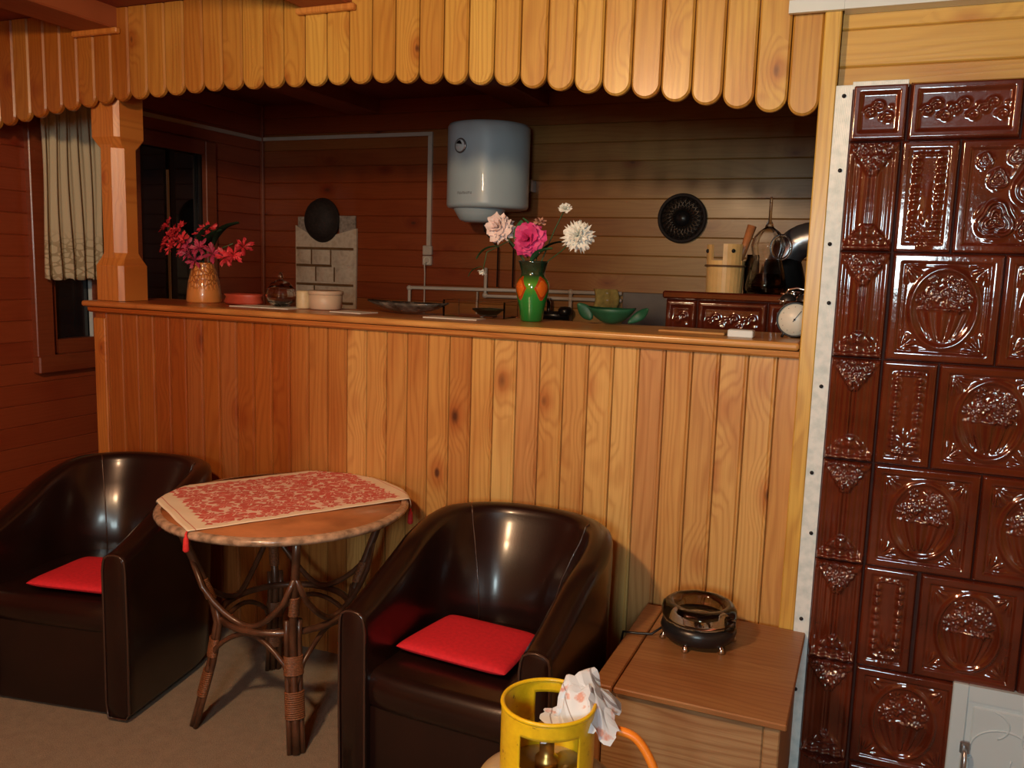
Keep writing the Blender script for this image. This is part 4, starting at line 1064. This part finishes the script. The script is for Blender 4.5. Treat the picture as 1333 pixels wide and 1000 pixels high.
# ------------------------------------------------------------------ armchairs
def make_chair(label):
    root = thing('tub_armchair', (0, 0, 0), label, 'armchair', None)
    W, D = .59, .60; hw = W/2; ys = .30; th = .078
    def outer(s, infl=0.):   # s 0..1 along the U from right front round the back to left front
        L1 = ys; L2 = PI*.5*((hw)+(D-ys))*1.0
        T = 2*L1+L2; q = s*T
        if q < L1: return Vector((hw, q)), Vector((1, 0))
        if q > L1+L2: return Vector((-hw, T-q)), Vector((-1, 0))
        a = (q-L1)/L2*PI; e = .86
        ca, sa = cos(a), sin(a)
        p = Vector((hw*math.copysign(abs(ca)**e, ca), ys+(D-ys)*sa**e))
        n_ = Vector((ca/hw, sa/(D-ys))).normalized()
        return p, n_
    def ztop(s):
        k_ = 1-abs(2*s-1)      # 0 front, 1 back middle
        return .520+.172*sstep(-.14, .66, k_)
    NS = 72; sh = MB(); rings_ = []
    def section(s):
        p, n_ = outer(s); zt = ztop(s); k_ = 1-abs(2*s-1)
        lean = .035*sstep(.25, .9, k_); t_ = th*(1-.18*sstep(.3, .9, k_))
        pts = []
        def P(off, z):   # off measured inwards from the outside face
            l = lean*max(0, (z-.05)/.65)
            q = p+n_*(l-off); return (q.x, q.y, z)
        pts.append(P(.012, .012)); pts.append(P(.0, .03)); pts.append(P(-.003, zt*.5)); pts.append(P(-.002, zt-.06)); pts.append(P(.0, zt-.028))
        for i in range(7):
            a = PI*i/6; pts.append(P(t_/2-t_/2*cos(a), zt-.026+.026*sin(a)**.8))
        kb = sstep(.35, .8, k_); hh = zt-.05-.37
        for fq, oq in ((0, .004), (.17, .030), (.40, .060), (.70, .085), (1, .098)): pts.append(P(t_+.004+oq*kb, zt-.05-hh*fq))
        pts.append(P(t_+.006, .06)); pts.append(P(t_, .012))
        return pts
    secs = []
    for i in range(NS+1): secs.append(section(i/NS))
    n = len(secs[0])
    vs = []
    def inset(sec, ins, dy):
        cx = sum(p[0] for p in sec)/n; 
        return [(cx+(p[0]-cx)*(1-ins*10), p[1]-dy, p[2]-(.010 if p[2] > .45 else 0)*ins*12) for p in sec]
    secs = [inset(secs[0], .03, .014), inset(secs[0], .008, .010)]+secs+[inset(secs[-1], .008, .010), inset(secs[-1], .03, .014)]
    for q in secs: vs += q
    fs = [tuple(range(n)), tuple(range(len(vs)-1, len(vs)-1-n, -1))]
    for i in range(len(secs)-1): fs += [(i*n+k_, i*n+(k_+1) % n, (i+1)*n+(k_+1) % n, (i+1)*n+k_) for k_ in range(n)]
    sh.add(vs, fs, True)
    obj('backrest_shell', sh, M['leather'], root)
    # seat block with a bulged front cushion
    st = MB(); iw = hw-th-.001
    def seat(u, v):
        # v goes from the back, over the top, down the front
        x = -iw+2*iw*u
        e = 1-abs(2*u-1)**6
        if v < .6:
            y = D-.13-(D-.13-.03)*(v/.6); z = .366+.010*sin(PI*v/.6)*e
            # keep inside the round back
        else:
            a = (v-.6)/.4*PI*.85; y = .03-.040*sin(a)*(.65+.35*e); z = .366-.052*(1-cos(a))
        lim = iw*math.sqrt(max(.02, 1-max(0, (y-ys+.06)/(D-ys))**2))
        x = -lim+2*lim*u
        return (x, y, z)
    st.grid(seat, 28, 40)
    st.box((-iw, .035, .22), (iw, .30, .345)); st.box((-iw*.8, .28, .22), (iw*.8, D-.12, .345))
    obj('seat', st, M['leather'], root)
    fp = MB().grid(lambda a, b: (-iw+2*iw*a, .010-.006*sin(PI*a)*sin(PI*b), .012+.262*b), 16, 8)
    fp.box((-iw, .014, .012), (iw, .05, .265)); obj('front_panel', fp, M['leather'], root)
    for sgn in (1, -1):
        s0 = 0 if sgn > 0 else 1
        sec = section(s0)
        cx = sgn*(hw-th/2)
        pts = [(cx+(p[0]-cx)*.93, -.0125, p[2]-(.004 if p[2] > .4 else 0)) for p in sec]
        obj('arm_piping', MB().tube(pts, .0035, 6, closed=True), M['piping'], root)
    for s_ in (.36, .64):
        sec = section(s_); nn_ = len(sec)
        pts = sec[9:17]
        p0, n_ = outer(s_)
        pts = [(p[0]-n_.x*.001, p[1]-n_.y*.001, p[2]) for p in pts]
        obj('seam', MB().tube(pts, .0022, 6), M['piping'], root)
    for x_ in (-hw+.06, hw-.06):
        for y_2 in (.05, .40): obj('foot', MB().lathe([(.0001, 0), (.02, 0), (.022, .015), (.0001, .015)], (x_, y_2, 0), 14), M['black'], root)
    return root
ch = make_chair('dark brown leather tub armchair between the round table and the wooden chest')
ch.location = (-.912, 1.790, 0)
ch.rotation_euler = (0, 0, math.radians(-2))
dup(ch, (-2.275, 1.785, 0), math.radians(10), 'dark brown leather tub armchair left of the round table by the red wall')

def cushion(w, d, t, rx=0.):
    def fn(u, v):
        a, b = 2*u-1, 2*v-1
        px = math.copysign(1-(1-abs(a))**1.6, a); py = math.copysign(1-(1-abs(b))**1.6, b)
        return px, py
    m = MB()
    for sgn in (1, -1):
        def g(u, v):
            px, py = fn(u, v)
            e = (1-px**6)*(1-py**6); e = max(0, e)**.45
            sc = 1-.02*(abs(px*py)**2)
            ta = 1+.07*(-py)     # slightly wider at the front
            return (px*w/2*sc*ta, py*d/2*sc, t/2+sgn*t/2*e*(1+.05*cos(px*3)*cos(py*3)))
        m.grid(g, 26, 24)
    return m
m = cushion(.315, .255, .034)
cs = obj('seat_cushion', m, M['redcush']); tag(cs, 'flat red seat cushion on the armchair beside the chest', 'cushion')
cs.location = (-.940, 2.030, .377); cs.rotation_euler = (0, 0, math.radians(-4))
c2 = cs.copy(); C.objects.link(c2); c2['label'] = 'flat red seat cushion on the left armchair by the red wall'
c2.location = (-2.225, 1.945, .377); c2.rotation_euler = (0, 0, math.radians(12))

# ------------------------------------------------------------------ round rattan table
TX, TY, TZ, TR = -1.625, 2.114, .677, .377
tbl = thing('round_table', (TX, TY, 0), 'round wooden table with a dark bent-rattan base between the armchairs', 'table')
obj('table_top', MB().lathe([(.0001, TZ-.018), (TR-.02, TZ-.018), (TR-.02, TZ), (.0001, TZ)], (TX, TY, 0), 72), M['tabletop'], tbl)
obj('table_rim', MB().lathe([(TR-.021, TZ+.0005), (TR-.006, TZ), (TR, TZ-.006), (TR+.001, TZ-.012), (TR-.003, TZ-.020), (TR-.021, TZ-.020)], (TX, TY, 0), 96), M['rim'], tbl)
angs = [math.radians(a) for a in (-131, -47, 43, 137)]
def rad(a, r, z, off=0.): return (TX+r*cos(a)-off*sin(a), TY+r*sin(a)+off*cos(a), z)
LEG = [(.315, .652), (.287, .57), (.245, .46), (.215, .38), (.205, .32), (.225, .20), (.255, .09), (.280, .0)]
for i, a in enumerate(angs):
    lm = obj('leg', MB().tube([rad(a, r_, z_, 0) for r_, z_ in LEG], .0125, 10), M['cane'], tbl)
    for o_ in (-.018, .018):
        obj('leg_cane', MB().tube([rad(a, r_-.004, z_, o_) for r_, z_ in LEG[3:]], .0085, 8), M['cane'], lm)
    for z0_, z1_ in ((.40, .46), (.22, .27), (.10, .17)):
        def at_(z):
            for (r1, zz1), (r2, zz2) in zip(LEG, LEG[1:]):
                if zz2 <= z <= zz1: return r2+(r1-r2)*(z-zz2)/(zz1-zz2)
        mbw = MB()
        for j in range(13):
            z_ = z0_+(z1_-z0_)*j/12; a_r = at_(z_)
            mbw.tube([(TX+a_r*cos(a)+(-sin(a)*cos(t)*(.0265 if z0_ < .35 else .0135)+cos(a)*sin(t)*.0135), TY+a_r*sin(a)+(cos(a)*cos(t)*(.0265 if z0_ < .35 else .0135)+sin(a)*sin(t)*.0135), z_) for t in [2*PI*q/16 for q in range(16)]], .0032, 5, closed=True)
        obj('binding', mbw, M['wrap'], lm)
for i in range(4):
    a, b = angs[i], angs[(i+1) % 4]
    if b < a: b += 2*PI
    pts = []
    for q in range(13):
        t = q/12; aa = a+(b-a)*t; arch = sin(PI*t)
        pts.append(rad(aa, .275-.09*arch, .53-.185*arch**.6))
    obj('upper_hoop', MB().tube(pts, .009, 8), M['cane'], tbl)
    pts = []
    for q in range(13):
        t = q/12; aa = a+(b-a)*t; arch = sin(PI*t)
        pts.append(rad(aa, .232-.06*arch, .17+.145*arch**.45))
    obj('lower_hoop', MB().tube(pts, .008, 8), M['cane'], tbl)
obj('stretcher_ring', MB().tube([rad(2*PI*q/40, .195, .335) for q in range(40)], .011, 8, closed=True), M['cane'], tbl)
obj('apron_ring', MB().tube([rad(2*PI*q/40, .30, .642) for q in range(40)], .010, 8, closed=True), M['cane'], tbl)

# table runner draped over the rim
def runner():
    L, Wd = .72, .49
    d1_ = Vector((.53, .848)).normalized(); d2_ = Vector((-d1_.y, d1_.x))
    cc = Vector((-1.676, 2.172)); R_ = TR+.003
    mb_ = MB(); nu, nv = 84, 60; uvs = []
    def fn(a, b):
        u, v = (a-.5)*L, (b-.5)*Wd
        p = cc+d1_*u+d2_*v; q = p-Vector((TX, TY)); r_ = q.length
        z = TZ+.0035+.0012*sin(u*40)*sin(v*37)
        if r_ > R_:
            ex = r_-R_; q = q.normalized()*(R_+.010*(1-math.exp(-ex*40))+.004*sin(40*math.atan2(q.y, q.x))*min(1, ex*20)); z = TZ+.0025-ex*.92
        return (TX+q.x, TY+q.y, z)
    mb_.grid(fn, nu, nv)
    o = obj('table_runner', mb_, M['runner'], None, fixn=False)
    uvl = o.data.uv_layers.new(name='UVMap')
    for lp in o.data.loops:
        i, j = divmod(lp.vertex_index, nv+1)
        uvl.data[lp.index].uv = ((i/nu-.5)*L, (j/nv-.5)*Wd)
    loc = Vector((TX, TY, TZ))
    for v in o.data.vertices: v.co -= loc
    o.location = loc
    sd = o.modifiers.new('s', 'SOLIDIFY'); sd.thickness = .0015; sd.offset = 1
    tag(o, 'cream table runner printed with red flowers across the round table', 'table runner')
    for cu_, cv_ in ((-1, 1), (-1, -1), (1, -1), (1, 1)):
        x_, y_, z_ = fn(.5+cu_*.5, .5+cv_*.5)
        q = Vector((x_-TX, y_-TY)); q = q.normalized()*max(q.length, TR+.006)
        a3 = Vector((TX+q.x, TY+q.y, min(z_, TZ-.002)))
        t = MB().tube([Vector((x_, y_, z_+.001)), a3, a3+Vector((0, 0, -.008)), a3+Vector((0, 0, -.014)), a3+Vector((0, 0, -.045)), a3+Vector((0, 0, -.050))], [.002, .003, .004, .007, .0095, .006], 8)
        ob = obj('tassel', t, M['tassel'], None)
        for v in ob.data.vertices: v.co -= loc
        ob.parent = o; ob['label'] = 'red corner tassel'
runner()

# ------------------------------------------------------------------ wooden chest
cz = .42
ct = thing('wooden_chest', (-.33, 2.2, 0), 'low wooden chest with a brown lid in front of the bar', 'chest')
obj('lid_panel', MB().box((-.505, 1.905, cz-.016), (-.104, 2.459, cz), .003), M['lid'], ct)
obj('lid_strip', MB().box((-.560, 1.905, cz-.016), (-.5085, 2.459, cz), .003), M['lid'], ct)
obj('front_plank', MB().box((-.535, 1.925, .025), (-.155, 1.945, cz-.017), .003), M['chestf'], ct)
obj('side_panel', MB().box((-.550, 1.925, .02), (-.536, 2.457, cz-.017), .002), M['lid'], ct)
obj('side_panel', MB().box((-.135, 1.935, .02), (-.120, 2.457, cz-.017), .002), M['chestf'], ct)
obj('corner_leg', MB().box((-.154, 1.918, 0), (-.118, 1.955, cz-.017), .003), M['chestf'], ct)
obj('corner_leg', MB().box((-.555, 1.918, 0), (-.536, 1.955, cz-.017), .003), M['lid'], ct)
obj('back_panel', MB().box((-.535, 2.44, .02), (-.136, 2.455, cz-.017)), M['lid'], ct)

# glass cooker / warmer on the chest
wx_, wy_ = -.372, 2.27
wm = thing('glass_warmer', (wx_, wy_, cz), 'round black warmer with a thick glass top and chrome feet on the chest', 'warmer')
obj('base_ring', MB().lathe([(.045, .014), (.085, .012), (.097, .020), (.102, .038), (.098, .054), (.088, .062), (.05, .055), (.045, .03), (.045, .014)], (wx_, wy_, cz), 48), M['black'], wm)
obj('glass_bowl', MB().lathe([(.030, .056), (.080, .056), (.095, .062), (.102, .078), (.098, .098), (.088, .108), (.074, .110), (.066, .102), (.062, .088), (.055, .074), (.030, .068), (.0001, .066), (.0001, .056), (.030, .056)], (wx_, wy_, cz), 48, wob=lambda t, i: 1+.012*cos(10*t)), M['smoked'], wm)
for k in range(6):
    a = math.radians(-100+60*k)
    q = (wx_+.085*cos(a), wy_+.085*sin(a))
    obj('chrome_foot', MB().tube([(q[0], q[1], cz+.025), (q[0]+.010*cos(a), q[1]+.010*sin(a), cz+.010), (q[0]+.012*cos(a), q[1]+.012*sin(a), cz+.001)], [.005, .007, .009], 10), M['chrome'], wm)
obj('control_knob', MB().lathe([(.0001, 0), (.014, 0), (.018, .008), (.018, .03), (.0001, .034)], (wx_+.085, wy_-.035, cz+.055), 20), M['smoked'], wm)
obj('power_cord', MB().tube([(wx_-.09, wy_-.02, cz+.03), (wx_-.12, wy_-.035, cz+.006), (-.53, 2.225, cz+.005), (-.568, 2.22, cz+.004), (-.578, 2.23, cz-.05), (-.60, 2.27, .2)], .0035, 7), M['black'], wm)

# ------------------------------------------------------------------ gas bottle
gx, gy, gz = -.497, 1.418, .62
gt = thing('gas_bottle', (gx, gy, 0), 'gas bottle with a scuffed yellow collar in front of the armchair', 'gas bottle')
BR = .150
pr = [(.0001, .03), (.09, .02), (BR-.012, .04), (BR, .07), (BR, .40), (BR-.005, .430), (BR-.022, .462), (BR-.050, .483), (BR-.085, .490), (.0001, .492)]
obj('bottle_body', MB().lathe(pr, (gx, gy, 0), 56), M['bottle'], gt)
obj('foot_ring', MB().lathe([(.105, 0), (.108, 0), (.108, .05), (.104, .05), (.104, 0)], (gx, gy, 0), 48), M['yellow'], gt)
# collar: band with windows, built as a thick cylindrical sheet
CR, t_ = .0875, .0035
wins = [(-67, 38, .527, .592), (95, 33, .527, .596)]
m = MB(); na, nz = 144, 26
def inwin(a, z):
    for c_, h_, z0_, z1_ in wins:
        dlt = (a-c_+180) % 360-180
        if abs(dlt) < h_ and z0_ < z < z1_: return True
    return False
zz = lambda j: .462+(gz-.462)*j/nz
keep = [[not inwin(360*(i+.5)/na, (zz(j)+zz(j+1))/2) for j in range(nz)] for i in range(na)]
idx = {}
def vid(i, j, s_):
    i %= na; k_ = (i, j, s_)
    if k_ not in idx:
        a = 2*PI*i/na; r_ = CR+(0 if s_ else -t_); z = zz(j)
        if j == nz: z += .0
        idx[k_] = len(m.v); m.v.append((gx+r_*cos(a), gy+r_*sin(a), z))
    return idx[k_]
def q4(*a): m.f.append(tuple(a)); m.sm.append(True)
for i in range(na):
    for j in range(nz):
        if not keep[i][j]: continue
        q4(vid(i, j, 1), vid(i+1, j, 1), vid(i+1, j+1, 1), vid(i, j+1, 1)); q4(vid(i, j, 0), vid(i, j+1, 0), vid(i+1, j+1, 0), vid(i+1, j, 0))
        if j == 0 or not keep[i][j-1]: q4(vid(i, j, 0), vid(i+1, j, 0), vid(i+1, j, 1), vid(i, j, 1))
        if j == nz-1 or not keep[i][j+1]: q4(vid(i, j+1, 0), vid(i, j+1, 1), vid(i+1, j+1, 1), vid(i+1, j+1, 0))
        if not keep[(i-1) % na][j]: q4(vid(i, j, 0), vid(i, j, 1), vid(i, j+1, 1), vid(i, j+1, 0))
        if not keep[(i+1) % na][j]: q4(vid(i+1, j, 0), vid(i+1, j+1, 0), vid(i+1, j+1, 1), vid(i+1, j, 1))
obj('collar', m, M['yellow'], gt, fixn=False)
obj('collar_rim', MB().tube([(gx+(CR-.002)*cos(2*PI*i/60), gy+(CR-.002)*sin(2*PI*i/60), gz) for i in range(60)], .0042, 8, closed=True), M['yellow'], gt)
vb = obj('valve', MB().lathe([(.0001, .49), (.022, .49), (.022, .51), (.014, .515), (.014, .55), (.024, .552), (.024, .57), (.0001, .572)], (gx, gy, 0), 20), plain('brass_valve', (.55, .38, .12), .35, .2, 30, metal=.9), gt)
# crumpled paper over the valve and out over the rim
rn = random.Random(5)
NX = [[rn.uniform(-1, 1) for _ in range(12)] for _ in range(12)]
def cr(u, v):
    x, y = u*9, v*7; i, j = int(min(x, 9.999)), int(min(y, 9.999)); a, b = x-i, y-j
    g = lambda p, q: NX[p % 12][q % 12]
    return (g(i, j)*(1-a)+g(i+1, j)*a)*(1-b)+(g(i, j+1)*(1-a)+g(i+1, j+1)*a)*b
def ip(t, P):
    for (a_, p_), (b_, q_) in zip(P, P[1:]):
        if t <= b_: return p_+(q_-p_)*(t-a_)/(b_-a_)
    return P[-1][1]
RD, DD = Vector((.92, .385)), Vector((-.385, .92))      # along the sheet and across it
def pap(u, v):
    x = -.008+.138*u+.010*(v-.5)*sin(u*4)
    ztp = ip(u, [(0, .592), (.2, .600), (.34, .650), (.7, .655), (.86, .620), (1, .590)])
    zbt = ip(u, [(0, .560), (.45, .590), (.58, .600), (.68, .572), (1, .568)])
    d = .050-.098*v if u > .25 else .02-.06*v
    z = ztp+(zbt-ztp)*v+.016*sin(PI*v)*(1 if u > .3 else .4)
    k, k2 = cr(u, v)*.009, cr(v*.9, u)*.009
    q = RD*(x+k2)+DD*(d+k)
    return (gx+q.x, gy+q.y, z+k*.9)
o = single('crumpled_paper', (gx, gy, .45), MB().grid(pap, 36, 24, smooth=False), M['wax'], 'white printed paper crumpled over the gas bottle valve and collar', 'paper', fixn=False)
o.modifiers.new('s', 'SOLIDIFY').thickness = .0012
def sp3(pts, n=8):
    out = []; P = [Vector(p) for p in pts]; P = [P[0]*2-P[1]]+P+[P[-1]*2-P[-2]]
    for i in range(1, len(P)-2):
        for k in range(n):
            t = k/n; a, b, c_, d_ = P[i-1:i+3]
            out.append(.5*((2*b)+(-a+c_)*t+(2*a-5*b+4*c_-d_)*t*t+(-a+3*b-3*c_+d_)*t**3))
    out.append(P[-2]); return out
f = MB().tube(sp3([(gx+.02, gy, .56), (gx+.06, gy+.03, .565), (gx+.115, gy+.045, .570), (gx+.165, gy+.05, .552), (gx+.21, gy+.04, .47), (gx+.240, gy+.03, .30), (gx+.26, gy+.0, .10), (gx+.32, gy-.05, .012), (gx+.5, gy-.2, .012)]), .0085, 12)
single('gas_hose', (gx+.2, gy, .01), f, M['orange'], 'bright orange rubber gas hose curving down from the gas bottle', 'hose')

# ------------------------------------------------------------------ light
def area(name, loc, rot, sx, sy, e, col):
    l = bpy.data.lights.new(name, 'AREA'); l.shape = 'RECTANGLE'; l.size = sx; l.size_y = sy; l.energy = e; l.color = col
    o = bpy.data.objects.new(name, l); C.objects.link(o); o.location = loc; o.rotation_euler = rot; return o
l = bpy.data.lights.new('ceiling_lamp_light', 'POINT'); l.energy = 112; l.color = (1, .67, .37); l.shadow_soft_size = .07
o = bpy.data.objects.new('ceiling_lamp_light', l); C.objects.link(o); o.location = (-1.15, .30, 2.14)
area('window_daylight', ((RW[0]+RW[1])/2, YR-.12, (RW[2]+RW[3])/2), (math.radians(90), 0, 0), RW[1]-RW[0], RW[3]-RW[2], 66, (.78, .98, 1.))
bpy.data.objects['window_daylight'].rotation_euler = (math.radians(90), 0, 0)
wd = bpy.data.worlds.new('world'); bpy.context.scene.world = wd; wd.use_nodes = True
wd.node_tree.nodes['Background'].inputs[0].default_value = (.30, .34, .42, 1); wd.node_tree.nodes['Background'].inputs[1].default_value = .012

# ------------------------------------------------------------------ camera
F = 1120.; pitch = math.atan(155/1120.); roll = math.radians(1.75); yaw = math.radians(22.6)
fw = Vector((-sin(yaw)*cos(pitch), cos(yaw)*cos(pitch), -sin(pitch)))
rt = Vector((cos(yaw), sin(yaw), 0)); up = rt.cross(fw)
rt2 = rt*cos(roll)+up*sin(roll); up2 = up*cos(roll)-rt*sin(roll)
cam = bpy.data.cameras.new('camera'); co = bpy.data.objects.new('camera', cam); C.objects.link(co)
m4 = Matrix((rt2, up2, -fw)).transposed().to_4x4(); m4.translation = (0, 0, 1.42)
co.matrix_world = m4
cam.sensor_fit = 'HORIZONTAL'; cam.sensor_width = 36; cam.lens = F/1333*36; cam.clip_start = .02
bpy.context.scene.camera = co
sc = bpy.context.scene
sc.view_settings.view_transform = 'Standard'; sc.view_settings.look = 'None'; sc.view_settings.exposure = .0
try:
    sc.cycles.use_denoising = True; sc.cycles.max_bounces = 8; sc.cycles.caustics_reflective = False; sc.cycles.caustics_refractive = False
    sc.cycles.sample_clamp_indirect = 4
except Exception: pass
